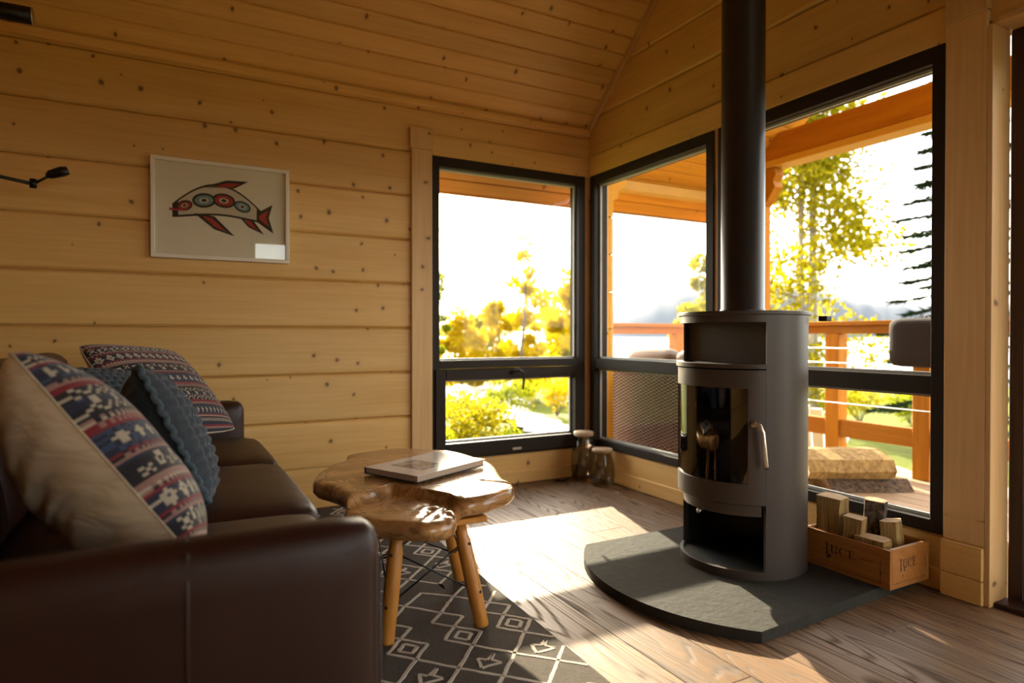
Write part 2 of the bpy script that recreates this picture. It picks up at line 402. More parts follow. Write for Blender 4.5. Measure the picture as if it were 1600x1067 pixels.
for nm, lo, hi in (('wall_left', (ROOM_X - 0.12, ROOM_Y - 0.12, -0.1), (ROOM_X, 0.0, 5.2)), ('wall_front', (ROOM_X, ROOM_Y - 0.12, -0.1), (0.15, ROOM_Y, 2.6))):
    w_ = empty(nm, (lo[0], lo[1], 0), kind='structure')
    zc = 0.0; FX0, FX1, FZ0, FZ1 = -1.65, -0.30, 0.275, 2.475
    while zc < hi[2] - 0.05:
        zt = min(zc + 0.275, hi[2])
        if nm == 'wall_left': box('log', (lo[0], lo[1], zc), (hi[0], hi[1], zt - 0.004), M_logy, w_, bevel=0.006)
        elif zc > 0.2 and zt < 2.48:
            box('log', (lo[0], lo[1], zc), (FX0, hi[1], zt - 0.004), M_logx, w_, bevel=0.006); box('log', (FX1, lo[1], zc), (hi[0], hi[1], zt - 0.004), M_logx, w_, bevel=0.006)
        else: box('log', (lo[0], lo[1], zc), (hi[0], hi[1], zt - 0.004), M_logx, w_, bevel=0.006)
        zc = zt

# ------------------------------------------------------------------ windows
def window(name, wall, a0, a1, z0, z1, awning):
    """a runs along the wall, d outwards through it"""
    f = {'back': lambda a, d, z: (a, d, z), 'right': lambda a, d, z: (d, a, z), 'front': lambda a, d, z: (a, ROOM_Y - d, z)}[wall]
    wdw = empty(name, f((a0 + a1) / 2, 0, z0), kind='structure')
    def B(nm, a, b, d, e, zz, zt, mat, par=wdw, bev=0.002): return box(nm, f(a, d, zz), f(b, e, zt), mat, par, bevel=bev)
    lo_, hi_ = min(a0, a1), max(a0, a1)
    fw = 0.056
    fr = empty('frame', f((a0 + a1) / 2, 0, z0)); fr.parent = wdw; fr.location = (0, 0, 0)
    B('jamb', lo_, lo_ + fw, -0.012, 0.10, z0, z1, M_black, fr); B('jamb', hi_ - fw, hi_, -0.012, 0.10, z0, z1, M_black, fr)
    B('head', lo_ + fw, hi_ - fw, -0.012, 0.10, z1 - 0.064, z1, M_black, fr); B('sill', lo_ + fw, hi_ - fw, -0.012, 0.10, z0, z0 + 0.05, M_black, fr)
    zt0, zt1 = (0.79, 0.842) if awning else (0.768, 0.842)
    B('transom', lo_ + fw, hi_ - fw, -0.010, 0.10, zt0, zt1, M_black, fr)
    panes = [(lo_ + fw, hi_ - fw, zt1, z1 - 0.064)]
    if awning:
        sh = empty('sash', (0, 0, 0)); sh.parent = wdw; sh.matrix_parent_inverse = Matrix.Translation(f((a0 + a1) / 2, 0, z0)).inverted()
        a, b, zz, zt = lo_ + 0.022, hi_ - 0.022, z0 + 0.012, 0.785
        w_ = 0.07
        B('stile', a, a + w_, -0.028, 0.06, zz, zt, M_black, sh, 0.004); B('stile', b - w_, b, -0.028, 0.06, zz, zt, M_black, sh, 0.004)
        B('rail', a + w_, b - w_, -0.028, 0.06, zt - 0.068, zt, M_black, sh, 0.004); B('rail', a + w_, b - w_, -0.028, 0.06, zz, zz + 0.092, M_black, sh, 0.004)
        panes.append((a + w_, b - w_, zz + 0.092, zt - 0.068))
        hx = (a + b) / 2 + 0.02
        h = tube('handle', [f(hx - 0.03, -0.028, 0.755), f(hx - 0.028, -0.06, 0.765), f(hx, -0.068, 0.772), f(hx + 0.028, -0.066, 0.755), f(hx + 0.034, -0.062, 0.70), f(hx + 0.028, -0.06, 0.64)],
                 [0.012, 0.013, 0.011, 0.010, 0.008, 0.006], M_blackmetal, wdw, 10)
        box('latch_tab', f(hx - 0.035, -0.033, z0 + 0.028), f(hx + 0.035, -0.0275, z0 + 0.045), M_steel, wdw, bevel=0.002)
    else: panes.append((lo_ + fw, hi_ - fw, z0 + 0.05, zt0))
    for (a, b, zz, zt) in panes:
        B('pane', a, b, 0.046, 0.052, zz, zt, M_glass, wdw, 0)
        gb = Geo(); s = 0.013
        for (p, q, r_, t_) in ((a, b, zz, zz + s), (a, b, zt - s, zt), (a, a + s, zz + s, zt - s), (b - s, b, zz + s, zt - s)):
            gb.box([min(u, v) for u, v in zip(f(p, 0.03, r_), f(q, 0.044, t_))], [max(u, v) for u, v in zip(f(p, 0.03, r_), f(q, 0.044, t_))])
        gb.build('glazing_bead', M_spacer, wdw)
    return wdw
window('window_1', 'back', XW0, XW1, ZW0, ZW1, True)
window('window_2', 'right', -1.206, -0.031, 0.22, 2.14, False)
window('window_3', 'right', -2.412, -1.237, 0.22, 2.14, False)
window('window_4', 'front', FX0, FX1, FZ0, FZ1, False)
# glazed door
d1 = empty('door_1', (0.12, -2.6, 0), kind='structure')
box('jamb', (0.10, -2.625, 0.0), (0.17, -2.5755, 2.14), M_doorwood, d1, bevel=0.003)
box('jamb', (0.10, DY1, 0.0), (0.17, DY1 + 0.05, 2.14), M_doorwood, d1, bevel=0.003)
box('head', (0.10, DY1 + 0.05, 2.08), (0.17, -2.625, 2.14), M_doorwood, d1, bevel=0.003)
box('threshold', (0.0, DY1, -0.01), (0.17, -2.576, 0.02), M_doorwood, d1, bevel=0.004)
box('stile', (0.115, -2.672, 0.02), (0.16, -2.6255, 2.08), M_doorwood, d1, bevel=0.003)
box('stile', (0.115, -3.62, 0.02), (0.16, -3.53, 2.08), M_doorwood, d1, bevel=0.003)
box('stile', (0.115, DY1 + 0.05, 0.02), (0.16, DY1 + 0.14, 2.08), M_doorwood, d1, bevel=0.003)
for a, b in ((-3.53, -2.672), (DY1 + 0.14, -3.62)):
    box('rail', (0.115, a, 0.02), (0.16, b, 0.11), M_doorwood, d1, bevel=0.003); box('rail', (0.115, a, 2.0), (0.16, b, 2.08), M_doorwood, d1, bevel=0.003)
    box('pane', (0.134, a, 0.11), (0.140, b, 2.0), M_glass, d1)

# ================================================================== furniture
def cushion(name, lo, hi, r, mat, parent=None, crown=0.0, cuts=9, bulge=0.0, wrinkle=0.0, M=None):
    """soft rounded block; crown lifts the middle of the top, bulge swells the sides"""
    lo, hi = Vector(lo), Vector(hi); c = (lo + hi) / 2; hs = (hi - lo) / 2
    bm = bmesh.new(); bmesh.ops.create_cube(bm, size=2.0)
    bmesh.ops.subdivide_edges(bm, edges=list(bm.edges), cuts=cuts, use_grid_fill=True)
    for v in bm.verts:
        p0 = v.co.copy()
        q = Vector()
        for i in range(3):                      # crowd the grid towards the rounded edges
            s = p0[i]; s = math.copysign(1 - (1 - abs(s)) ** 1.7, s) if abs(s) < 1 else s
            q[i] = s * hs[i]
        inner = Vector([max(-hs[i] + r, min(hs[i] - r, q[i])) for i in range(3)])
        d = q - inner
        if d.length > 1e-9: q = inner + d.normalized() * min(r, max(d.length, r if max(abs(d[i]) for i in range(3)) >= r - 1e-6 else d.length))
        u, w, z = (q[i] / hs[i] for i in range(3))
        if crown: q.z += crown * max(0, z) * (1 - u * u) * (1 - w * w)
        if bulge:
            q.x += bulge * u * (1 - w * w) * (1 - z * z); q.y += bulge * w * (1 - u * u) * (1 - z * z)
        if wrinkle: q += Vector((0, 0, 1)) * wrinkle * mnoise.noise((c + q) * 9.0) * max(0, z)
        v.co = c + q
    if M is not None: bmesh.ops.transform(bm, matrix=M, verts=bm.verts)
    return from_bm(name, bm, mat, parent, True)

# leather
m, nt = new_mat('brown_leather'); tc = nd(nt, 'ShaderNodeTexCoord')
vo = nd(nt, 'ShaderNodeTexVoronoi', feature='DISTANCE_TO_EDGE'); vo.inputs['Scale'].default_value = 260; lk(nt, tc.outputs['Object'], vo.inputs['Vector'])
n1 = noise_t(nt, tc.outputs['Object'], 6.0, 4.0)
colr = mixc(nt, n1, (0.020, 0.0065, 0.004), (0.036, 0.012, 0.007))
out(nt, bsdf(nt, colr, mth(nt, 'MULTIPLY_ADD', n1, 0.15, 0.36), 0, bump(nt, vo.outputs['Distance'], 0.12, 0.002), 0.36)); M_leather = m
M_stitch = plain('leather_seam', (0.03, 0.013, 0.009), 0.45)

SOFA = empty('leather_sofa', (-2.75, -1.4, 0), 'dark brown leather three-seat sofa facing the stove', 'sofa')
SX = -2.33                                            # front of the arms
cushion('arm', (-3.36, -2.672, 0.05), (SX, -2.558, 0.665), 0.050, M_leather, SOFA, cuts=11)
cushion('arm', (-3.36, -0.262, 0.05), (SX, -0.115, 0.665), 0.052, M_leather, SOFA, cuts=11)
box('base', (-3.34, -2.56, 0.08), (-2.30, -0.26, 0.34), M_leather, SOFA, bevel=0.02, segs=3)
box('back_panel', (-3.37, -2.66, 0.05), (-3.22, -0.13, 0.80), M_leather, SOFA, bevel=0.03, segs=3)
for a, b, fx_ in ((-2.555, -1.832, -2.288), (-1.828, -1.022, -2.262), (-1.018, -0.264, -2.262)):
    cushion('seat_cushion', (-3.10, a, 0.33), (fx_, b, 0.488), 0.06, M_leather, SOFA, crown=0.030, bulge=0.006, wrinkle=0.006)
Mb = Matrix.Translation((-3.14, 0, 0.68)) @ Matrix.Rotation(math.radians(-11), 4, 'Y') @ Matrix.Translation((3.14, 0, -0.68))
for a, b in ((-2.522, -1.832), (-1.828, -1.022), (-1.018, -0.264)):
    cushion('back_cushion', (-3.235, a, 0.47), (-3.035, b, 0.925), 0.075, M_leather, SOFA, bulge=0.015, M=Mb)
tube('seam', [(-2.65, -2.6735, 0.06), (-2.65, -2.6735, 0.60), (-2.65, -2.66, 0.648), (-2.65, -2.62, 0.6665)], 0.0028, M_stitch, SOFA, 6)
tube('seam', [(-3.28, -2.670, 0.615), (-2.40, -2.670, 0.615), (-2.350, -2.662, 0.612), (-2.334, -2.640, 0.606)], 0.0022, M_stitch, SOFA, 6)
tube('seam', [(-2.3355, -2.657, 0.06), (-2.3355, -2.657, 0.60)], 0.003, M_stitch, SOFA, 6)
for x_, y_ in ((-2.42, -2.60), (-2.42, -0.19), (-3.28, -2.60), (-3.28, -0.19)):
    box('foot', (x_ - 0.03, y_ - 0.03, 0.011), (x_ + 0.03, y_ + 0.03, 0.055), M_blackmetal, SOFA, bevel=0.004)

# ------------------------------------------------------------------ cushions on the sofa
KC = {'N': (0.016, 0.022, 0.046), 'K': (0.011, 0.011, 0.016), 'C': (0.46, 0.39, 0.29), 'R': (0.20, 0.016, 0.022), 'B': (0.034, 0.058, 0.112), 'P': (0.30, 0.17, 0.14)}
CHART = ["N", "NB", "RK", "PK", "CP", "PK", "R", "KKCCKKKK", "KCKKCKKK", "KKCCKKCC", "KCKKCKCK", "NNNNNNCC", "P", "KP", "R", "NNCNNN", "NCCCNN", "CCBCCN", "NCCCNN", "NNCNNN", "R", "PK",
         "CP", "P", "KKKKKKKKKK", "KCKCKKKKKK", "KKCKKKCCCK", "KCKCKKCKCK", "KKKKKKCKKC", "KKKKKKKCCC", "N", "P", "KP", "RKRR", "NBNBBN", "NBBNBB", "BNCCNB", "NCCCCN", "BNCCNB", "NBNBBB", "BBNBNN", "R", "RP", "CK", "PK", "KKKK",
         "CKKKCCKK", "KCKCKKCK", "KKCKKKKC", "NNNCCNNN", "NBNCCNBN", "KCKKKKCK", "CKKCCKKC", "KKCKKCKK", "KCKKKKCK", "R", "P", "PK", "NNNN", "BNNB", "NCNN", "NCCN", "NCNN", "BNNB", "R", "CP", "K", "CKCK", "KCKC", "N", "R", "P", "N"]
def fair(s, t):
    row = CHART[int(s * len(CHART) * 0.999) % len(CHART)]; c_ = row[int(t * 84) % len(row)]
    return KC[c_]
m, nt = new_mat('fair_isle_knit'); at = nd(nt, 'ShaderNodeAttribute', attribute_name='stitch')
tc = nd(nt, 'ShaderNodeTexCoord'); n1 = noise_t(nt, tc.outputs['Object'], 140, 2)
out(nt, bsdf(nt, mixc(nt, mth(nt, 'MULTIPLY', n1, 0.35), at.outputs['Color'], (0.06, 0.05, 0.05)), 0.85, 0, bump(nt, n1, 0.5, 0.003), 0.2, sheen=0.2)); M_fair = m
m, nt = new_mat('cream_cotton'); tc = nd(nt, 'ShaderNodeTexCoord')
mp = nd(nt, 'ShaderNodeMapping'); mp.inputs['Scale'].default_value = (4, 4, 12); mp.inputs['Rotation'].default_value = (0.2, 0.5, 0.1); lk(nt, tc.outputs['Object'], mp.inputs[0])
n1 = noise_t(nt, mp.outputs[0], 1.6, 3, 0.5, 0.6)
out(nt, bsdf(nt, mixc(nt, n1, (0.50, 0.40, 0.27), (0.62, 0.51, 0.36)), 0.8, 0, bump(nt, n1, 0.5, 0.03), 0.2, sheen=0.2)); M_cream = m
M_teal = plain('slate_wool', (0.055, 0.066, 0.080), 0.9, nscale=60, namp=0.35, bumpy=0.3, spec=0.15, sheen=0.15)
M_tealback = plain('slate_velvet', (0.022, 0.028, 0.032), 0.8, nscale=40, namp=0.2, spec=0.2, sheen=0.15)
M_rope = plain('slate_braid', (0.075, 0.100, 0.118), 0.85, nscale=90, namp=0.35, bumpy=0.4, spec=0.15)

def pillow(name, c, U, V, N, a, b, T, front, back, label, knit=False, fairisle=None, braid=False, sag=0.0, res=84):
    U, V, N = Vector(U).normalized(), Vector(V).normalized(), Vector(N).normalized(); c = Vector(c)
    root = empty(name, c - Vector((0, 0, a)), label, 'cushion', 'cushions along the leather sofa')
    def P(u, v, side, disp=0.0):
        e = (max(0.0, 1 - abs(u) ** 2.4) * max(0.0, 1 - abs(v) ** 2.4)) ** 0.52
        rc = 1 - 0.07 * (u * v) ** 4; uu = u * (1 - 0.035 * (1 - v * v)) * rc; vv = v * (1 - 0.035 * (1 - u * u)) * rc
        wr = 0.05 * mnoise.noise(Vector((u * 2.1 + c.x * 9, v * 2.1 + side, c.y * 5)))
        if side < 0: wr += 0.16 * mnoise.noise(Vector((u * 7.0 + 1.5 * v, v * 1.2, 3.0))) + 0.08 * mnoise.noise(Vector((u * 14.0, v * 2.0 + u * 3, 8.0)))
        return c + U * (a * uu) + V * (b * vv) + N * (side * (T * e * (1 + wr) + disp * min(1, e * 2)) - sag * (1 - u * u) * 0.0)
    def knit_h(u, v):
        nr = 15; rv = (v + 1) / 2 * nr; row = int(rv); cu = (u + 1) / 2 * nr * 0.9 + 0.5 * (row % 2)
        return 0.013 * abs(math.sin(math.pi * rv)) ** 0.7 * abs(math.sin(math.pi * (cu + 0.25 * math.sin(math.pi * rv)))) ** 0.6
    for side, nm, mat in ((1, 'front_cover', front), (-1, 'back_cover', back)):
        n = (110 if knit else res) if side > 0 else 64
        vs = []
        for j in range(n + 1):
            for i in range(n + 1):
                u, v = -1 + 2 * i / n, -1 + 2 * j / n
                vs.append(P(u, v, side, knit_h(u, v) if (knit and side > 0) else 0.0))
        q = lambda i, j: j * (n + 1) + i
        fs = [((q(i, j), q(i + 1, j), q(i + 1, j + 1), q(i, j + 1)) if side > 0 else (q(i, j), q(i, j + 1), q(i + 1, j + 1), q(i + 1, j))) for j in range(n) for i in range(n)]
        o = mesh(nm, vs, fs, mat, root, True)
        if side > 0 and fairisle:
            ca = o.data.color_attributes.new('stitch', 'FLOAT_COLOR', 'CORNER')
            buf = []
            for j in range(n):
                for i in range(n):
                    s_, t_ = ((i + .5) / n, (j + .5) / n) if fairisle == 'u' else (1 - (j + .5) / n, (i + .5) / n)
                    col = fair(s_, t_); buf += [*col, 1] * 4
            ca.data.foreach_set('color', buf)
    if braid:
        g_ = Geo(); loop = []
        for k in range(4):
            for i in range(22):
                s = -1 + 2 * i / 22
                loop.append(((s, -1), (1, s), (-s, 1), (-1, -s))[k])
        for i, (u, v) in enumerate(loop):
            p = P(u, v, 1); nx = P(*loop[(i + 1) % len(loop)], 1); tdir = (nx - p).normalized(); sd = N
            ax = (tdir + sd * (0.55 if i % 2 else -0.55)).normalized()
            g_.tube([p - ax * 0.017, p - ax * 0.008, p + ax * 0.008, p + ax * 0.017], [0.004, 0.0105, 0.0105, 0.004], 7)
        g_.build('braided_edge', M_rope, root, True)
    else:
        loop = [(-1 + 2 * i / 24, -1) for i in range(24)] + [(1, -1 + 2 * i / 24) for i in range(24)] + [(1 - 2 * i / 24, 1) for i in range(24)] + [(-1, 1 - 2 * i / 24) for i in range(25)]
        tube('piping', [P(u, v, 1) for u, v in loop], 0.002, back, root, 6)
    return root
RT = Vector((math.cos(YAW), -math.sin(YAW), 0)); FW = Vector((math.sin(YAW), math.cos(YAW), 0)); UP = Vector((0, 0, 1)); CAM = Vector((-2.674, -3.796, 1.0))
# near cushion, seen along its edge
e1 = CAM + FW * 1.20 + RT * (-645 / FPX * 1.20) + UP * (-183 / FPX * 1.20)
u1 = (RT * -0.66 + UP * 0.75).normalized(); ray1 = (e1 - CAM).normalized(); n1_ = (RT * 0.75 + UP * 0.66).normalized()
v1 = (ray1 - n1_ * 0.12).normalized(); v1 = (v1 - u1 * v1.dot(u1)).normalized(); N1 = u1.cross(v1); N1 = N1 if N1.dot(n1_) > 0 else -N1
pillow('scatter_cushion', e1 + v1 * 0.235, u1, v1, N1, 0.275, 0.245, 0.130, M_fair, M_cream, 'patterned knit cushion with plain cream back at the near end of the sofa', fairisle='u')
# slate cushion with chunky knit face and braided edge
e2 = CAM + FW * 1.80 + RT * (-530 / FPX * 1.80) + UP * (-152 / FPX * 1.80)
u2 = (RT * -0.46 + UP * 0.89).normalized(); ray2 = (e2 - CAM).normalized(); n2_ = (RT * 0.89 + UP * 0.46).normalized()
v2 = (ray2 - n2_ * 0.16).normalized(); v2 = (v2 - u2 * v2.dot(u2)).normalized(); N2 = u2.cross(v2); N2 = N2 if N2.dot(n2_) > 0 else -N2
pillow('scatter_cushion', e2 + v2 * 0.22, u2, v2, N2, 0.225, 0.22, 0.10, M_teal, M_tealback, 'slate blue cushion with smooth back and thick braided edge', knit=True, braid=True)
U3, V3 = Vector((0.35, 0.35, -0.04)).normalized(), Vector((-0.25, 0.25, 0.36)).normalized(); N3 = U3.cross(V3); N3 = N3 if N3.z > 0 else -N3
pillow('scatter_cushion', (-2.83, -1.20, 0.715), U3, V3, N3, 0.225, 0.225, 0.085, M_teal, M_tealback, 'slate chunky knit cushion leaning on the sofa back, mostly hidden', knit=True)
pillow('scatter_cushion', (-2.70, -0.78, 0.775), U3, V3, N3, 0.25, 0.25, 0.085, M_fair, M_cream, 'striped fair isle cushion by the far sofa arm', fairisle='v')

# ------------------------------------------------------------------ rug
m, nt = new_mat('charcoal_rug'); tc = nd(nt, 'ShaderNodeTexCoord')
mp = nd(nt, 'ShaderNodeMapping'); mp.inputs['Scale'].default_value = (120, 420, 120); lk(nt, tc.outputs['Object'], mp.inputs[0])
n1 = noise_t(nt, mp.outputs[0], 1.0, 3); n2 = noise_t(nt, tc.outputs['Object'], 7, 3)
out(nt, bsdf(nt, mixc(nt, mth(nt, 'MULTIPLY_ADD', n2, 0.4, mth(nt, 'MULTIPLY', n1, 0.6)), (0.036, 0.029, 0.023), (0.125, 0.105, 0.088)), 0.95, 0, bump(nt, n1, 0.8, 0.006), 0.1)); M_rug = m
M_rugline = plain('rug_line_wool', (0.46, 0.40, 0.33), 0.95, nscale=200, namp=0.3, bumpy=0.5, spec=0.1)
RUG = empty('area_rug', (-2.1, -1.6, 0), 'charcoal rug with a cream diamond lattice under the table', 'rug')
bm = bmesh.new()
Rr = Matrix.Translation((-1.545, -1.6, 0)) @ Matrix.Rotation(math.radians(-1.6), 4, 'Z')
bm_box(bm, (-1.10, -1.75, 0.0005), (0.0, 1.52, 0.012), 0.003, Rr)
from_bm('pile', bm, M_rug, RUG)
lines = Geo()
def rline(pts, w=0.0048, closed=False):
    if closed: pts = pts + [pts[0]]
    for (x0, y0), (x1, y1) in zip(pts[:-1], pts[1:]):
        L = math.hypot(x1 - x0, y1 - y0); n = max(2, int(L / 0.02)); nx, ny = -(y1 - y0) / L, (x1 - x0) / L
        row = []
        for i in range(n + 1):
            t_ = i / n; px, py = x0 + (x1 - x0) * t_, y0 + (y1 - y0) * t_
            jx = 0.0035 * mnoise.noise(Vector((px * 30, py * 30, 1.0))); ww = w * (1 + 0.35 * mnoise.noise(Vector((px * 60, py * 60, 5.0))))
            if not (-2.63 < px < -1.56 and -3.2 < py < -0.10): row.append(None); continue
            row.append(((px + nx * (ww + jx), py + ny * (ww + jx), 0.0135), (px - nx * (ww - jx), py - ny * (ww - jx), 0.0135),
                        (px + nx * (ww + jx + .002), py + ny * (ww + jx + .002), 0.0115), (px - nx * (ww - jx + .002), py - ny * (ww - jx + .002), 0.0115)))
        for r0, r1 in zip(row[:-1], row[1:]):
            if r0 and r1: lines.add(list(r0) + list(r1), [(0, 4, 5, 1), (2, 6, 4, 0), (1, 5, 7, 3)])
for kx in range(-1, 7):
    X = -1.633 - 0.19 * kx
    for Y in (-0.215, -1.045, -1.875, -2.705):
        D = lambda cx, cy, hw, hh, **k_: rline([(cx, cy + hh), (cx + hw, cy), (cx, cy - hh), (cx - hw, cy)], closed=True, **k_)
        D(X, Y, 0.066, 0.075); D(X, Y, 0.031, 0.036)
        for sx in (-1, 1):
            rline([(X, Y - 0.075), (X + sx * 0.095, Y - 0.183)]); rline([(X + sx * 0.095, Y - 0.183), (X, Y - 0.285)])
            rline([(X, Y - 0.285), (X + sx * 0.095, Y - 0.385)])
            rline([(X, Y + 0.075), (X + sx * 0.058, Y + 0.135)]); rline([(X + sx * 0.058, Y + 0.135), (X, Y + 0.195)])
            rline([(X, Y + 0.195), (X + sx * 0.095, Y + 0.310)]); rline([(X + sx * 0.095, Y + 0.310), (X, Y + 0.395)])
            rline([(X + sx * 0.095, Y - 0.385), (X + sx * 0.095, Y - 0.435)])
        rline([(X - 0.035, Y - 0.215), (X - 0.022, Y - 0.16), (X + 0.0, Y - 0.18), (X + 0.035, Y - 0.155), (X + 0.012, Y - 0.185), (X + 0.032, Y - 0.215), (X - 0.035, Y - 0.215)], w=0.0042)
lines.build('lattice_lines', M_rugline, RUG)

# ------------------------------------------------------------------ live-edge table
m, nt = new_mat('varnished_burl'); tc = nd(nt, 'ShaderNodeTexCoord')
mp = nd(nt, 'ShaderNodeMapping'); mp.inputs['Rotation'].default_value = (0, 0, 0.5); mp.inputs['Scale'].default_value = (3, 14, 14); lk(nt, tc.outputs['Object'], mp.inputs[0])
g1 = noise_t(nt, mp.outputs[0], 1.0, 5, 0.6, 0.8); g2 = noise_t(nt, tc.outputs['Object'], 5.0, 3, 0.5, 1.2)
rg = mth(nt, 'ABSOLUTE', mth(nt, 'SUBTRACT', mth(nt, 'FRACT', mth(nt, 'MULTIPLY', g2, 11.0)), 0.5))
cc = mixc(nt, ramp(nt, g1, [(0.35, 0.0), (0.7, 1.0)]), (0.50, 0.265, 0.100), (0.26, 0.115, 0.036))
cc = mixc(nt, mth(nt, 'MULTIPLY', ramp(nt, rg, [(0.0, 1.0), (0.2, 0.0)]), 0.55), cc, (0.085, 0.032, 0.010))
geo_n = nd(nt, 'ShaderNodeNewGeometry'); sepn = nd(nt, 'ShaderNodeSeparateXYZ'); lk(nt, tc.outputs['Object'], sepn.inputs[0])
cc = mixc(nt, mth(nt, 'MULTIPLY', ramp(nt, noise_t(nt, tc.outputs['Object'], 9, 4), [(0.56, 0.0), (0.70, 1.0)]), 0.7), cc, (0.07, 0.028, 0.010))
out(nt, bsdf(nt, cc, 0.24, 0, bump(nt, g1, 0.25, 0.006), 0.5, coat=0.35)); M_burl = m
M_legwood = wood('honey_beech', (0.54, 0.235, 0.040), (0.42, 0.160, 0.022), 'z', rough=0.35, coat=0.2, across=14)
TB = empty('coffee_table', (-1.85, -1.45, 0), 'live-edge wooden slab coffee table on four splayed legs', 'table')
outline = [(-2.195, -1.30), (-2.145, -1.17), (-2.075, -1.06), (-1.985, -0.97), (-1.955, -0.87), (-1.86, -0.825), (-1.70, -0.80), (-1.60, -0.88), (-1.50, -0.99), (-1.455, -1.17), (-1.45, -1.35),
           (-1.51, -1.52), (-1.545, -1.64), (-1.555, -1.735), (-1.60, -1.805), (-1.66, -1.845), (-1.73, -1.875), (-1.80, -1.875), (-1.855, -1.86), (-1.868, -1.925), (-1.91, -1.965), (-1.99, -1.965), (-2.08, -1.885), (-2.145, -1.80), (-2.175, -1.71), (-2.145, -1.62), (-2.165, -1.49), (-2.20, -1.40)]
O2 = catmull([(x, y, 0) for x, y in outline], 7)
cen = Vector((-1.83, -1.42, 0)); nS = len(O2); nR = 46
CREASE = [(-2.40, -1.66), (-2.15, -1.635), (-2.05, -1.60), (-1.96, -1.555), (-1.905, -1.65), (-1.85, -1.76), (-1.80, -1.93)]
def side_of_lobe(p):                                  # signed distance across the crease between slab and its lower lobe
    q = Vector((p.x, p.y)); dm = 9.0; ins = False
    for a, b in zip(CREASE[:-1], CREASE[1:]):
        a, b = Vector(a), Vector(b); t_ = max(0, min(1, (q - a).dot(b - a) / (b - a).length_squared)); dm = min(dm, (q - (a + (b - a) * t_)).length)
    L = CREASE + [(-1.78, -2.2), (-2.4, -2.2)]
    for i in range(len(L)):
        (x0, y0), (x1, y1) = L[i], L[i - 1]
        if (y0 > q.y) != (y1 > q.y) and q.x < (x1 - x0) * (q.y - y0) / (y1 - y0) + x0: ins = not ins
    return -dm if ins else dm
def top_z(p):
    s = -side_of_lobe(p) + 0.012 * mnoise.noise(p * 14.0)
    st = max(0.0, min(1.0, (s + 0.015) / 0.035)); st = st * st * (3 - 2 * st)
    pit = 0.0
    dd = (Vector((p.x, p.y)) - Vector((-1.90, -1.86))).length
    if dd < 0.13: pit = -0.014 * max(0, mnoise.noise(p * 40.0) + 0.15) * (1 - dd / 0.13) * 1.4
    crack = 0.0
    a, b = Vector((-1.56, -1.735)), Vector((-1.70, -1.58)); t_ = max(0, min(1, (Vector((p.x, p.y)) - a).dot(b - a) / (b - a).length_squared))
    if (Vector((p.x, p.y)) - (a + (b - a) * t_)).length < 0.006: crack = -0.012 * (1 - t_)
    return 0.46 - 0.034 * st + 0.006 * mnoise.noise(p * 5.0) * (1 if st > .5 else 0.3) + pit + crack
vs, fs = [], []
prof = [(-0.035, 0.0), (-0.018, -0.003), (-0.006, -0.011), (0.0, -0.026), (-0.002, -0.042), (-0.014, -0.058), (-0.04, -0.066)]
vs.append(Vector((cen.x, cen.y, top_z(cen))))
for r_ in range(1, nR + 1):
    for i in range(nS):
        p = cen.lerp(O2[i], (r_ / nR) * (1 - 0.035 / (O2[i] - cen).length)); vs.append(Vector((p.x, p.y, top_z(p))))
for (ins, dz) in prof[1:]:
    for i in range(nS):
        dr = (O2[i] - cen); L = dr.length; p = cen + dr * ((L + ins) / L)
        tz = top_z(cen + dr * ((L - 0.035) / L)); wob = 0.006 * mnoise.noise(Vector((p.x * 16, p.y * 16, dz * 30)))
        p = cen + dr * ((L + ins + wob) / L)
        vs.append(Vector((p.x, p.y, tz + dz)))
nring = nR + len(prof) - 1
for i in range(nS): fs.append((0, 1 + i, 1 + (i + 1) % nS))
for r_ in range(nring - 1):
    for i in range(nS):
        j = (i + 1) % nS; fs.append((1 + r_ * nS + i, 1 + (r_ + 1) * nS + i, 1 + (r_ + 1) * nS + j, 1 + r_ * nS + j))
fs.append(tuple(1 + (nring - 1) * nS + i for i in range(nS)))
bm = bmesh.new(); me = bpy.data.meshes.new('t'); me.from_pydata([tuple(v) for v in vs], [], fs); bm.from_mesh(me); bpy.data.meshes.remove(me)
from_bm('slab_top', bm, M_burl, TB, True)
box('support_plate', (-2.06, -1.84, 0.365), (-1.715, -1.40, 0.385), M_legwood, TB, bevel=0.003)
LEGS = [((-1.738, -1.842), (-1.80, -1.79)), ((-2.062, -1.810), (-2.02, -1.79)), ((-1.638, -1.425), (-1.735, -1.50)), ((-2.03, -1.39), (-1.985, -1.48))]
for (fx, fy), (tx, ty) in LEGS:
    a, b = Vector((fx, fy, 0.013)), Vector((tx, ty, 0.365))
    tube('leg', [a, a.lerp(b, .02), a.lerp(b, .35), a.lerp(b, .80), a.lerp(b, .86), b], [0.0225, 0.024, 0.0265, 0.0255, 0.021, 0.021], M_legwood, TB, 18)
def onleg(k, t_):
    (fx, fy), (tx, ty) = LEGS[k]; return Vector((fx, fy, 0.013)).lerp(Vector((tx, ty, 0.365)), t_)
for a, b in ((0, 1), (1, 0), (0, 2), (2, 0), (2, 3), (3, 2), (1, 3), (3, 1)):
    tube('cross_rod', [onleg(a, 0.34), onleg(b, 0.80)], 0.0032, M_blackmetal, TB, 6)
for k_ in range(4):
    for t_ in (0.34, 0.80):
        p = onleg(k_, t_); d = (p - Vector((-1.86, -1.62, p.z))).normalized()
        tube('bolt', [p + d * 0.015, p + d * 0.029], 0.005, M_blackmetal, TB, 8)
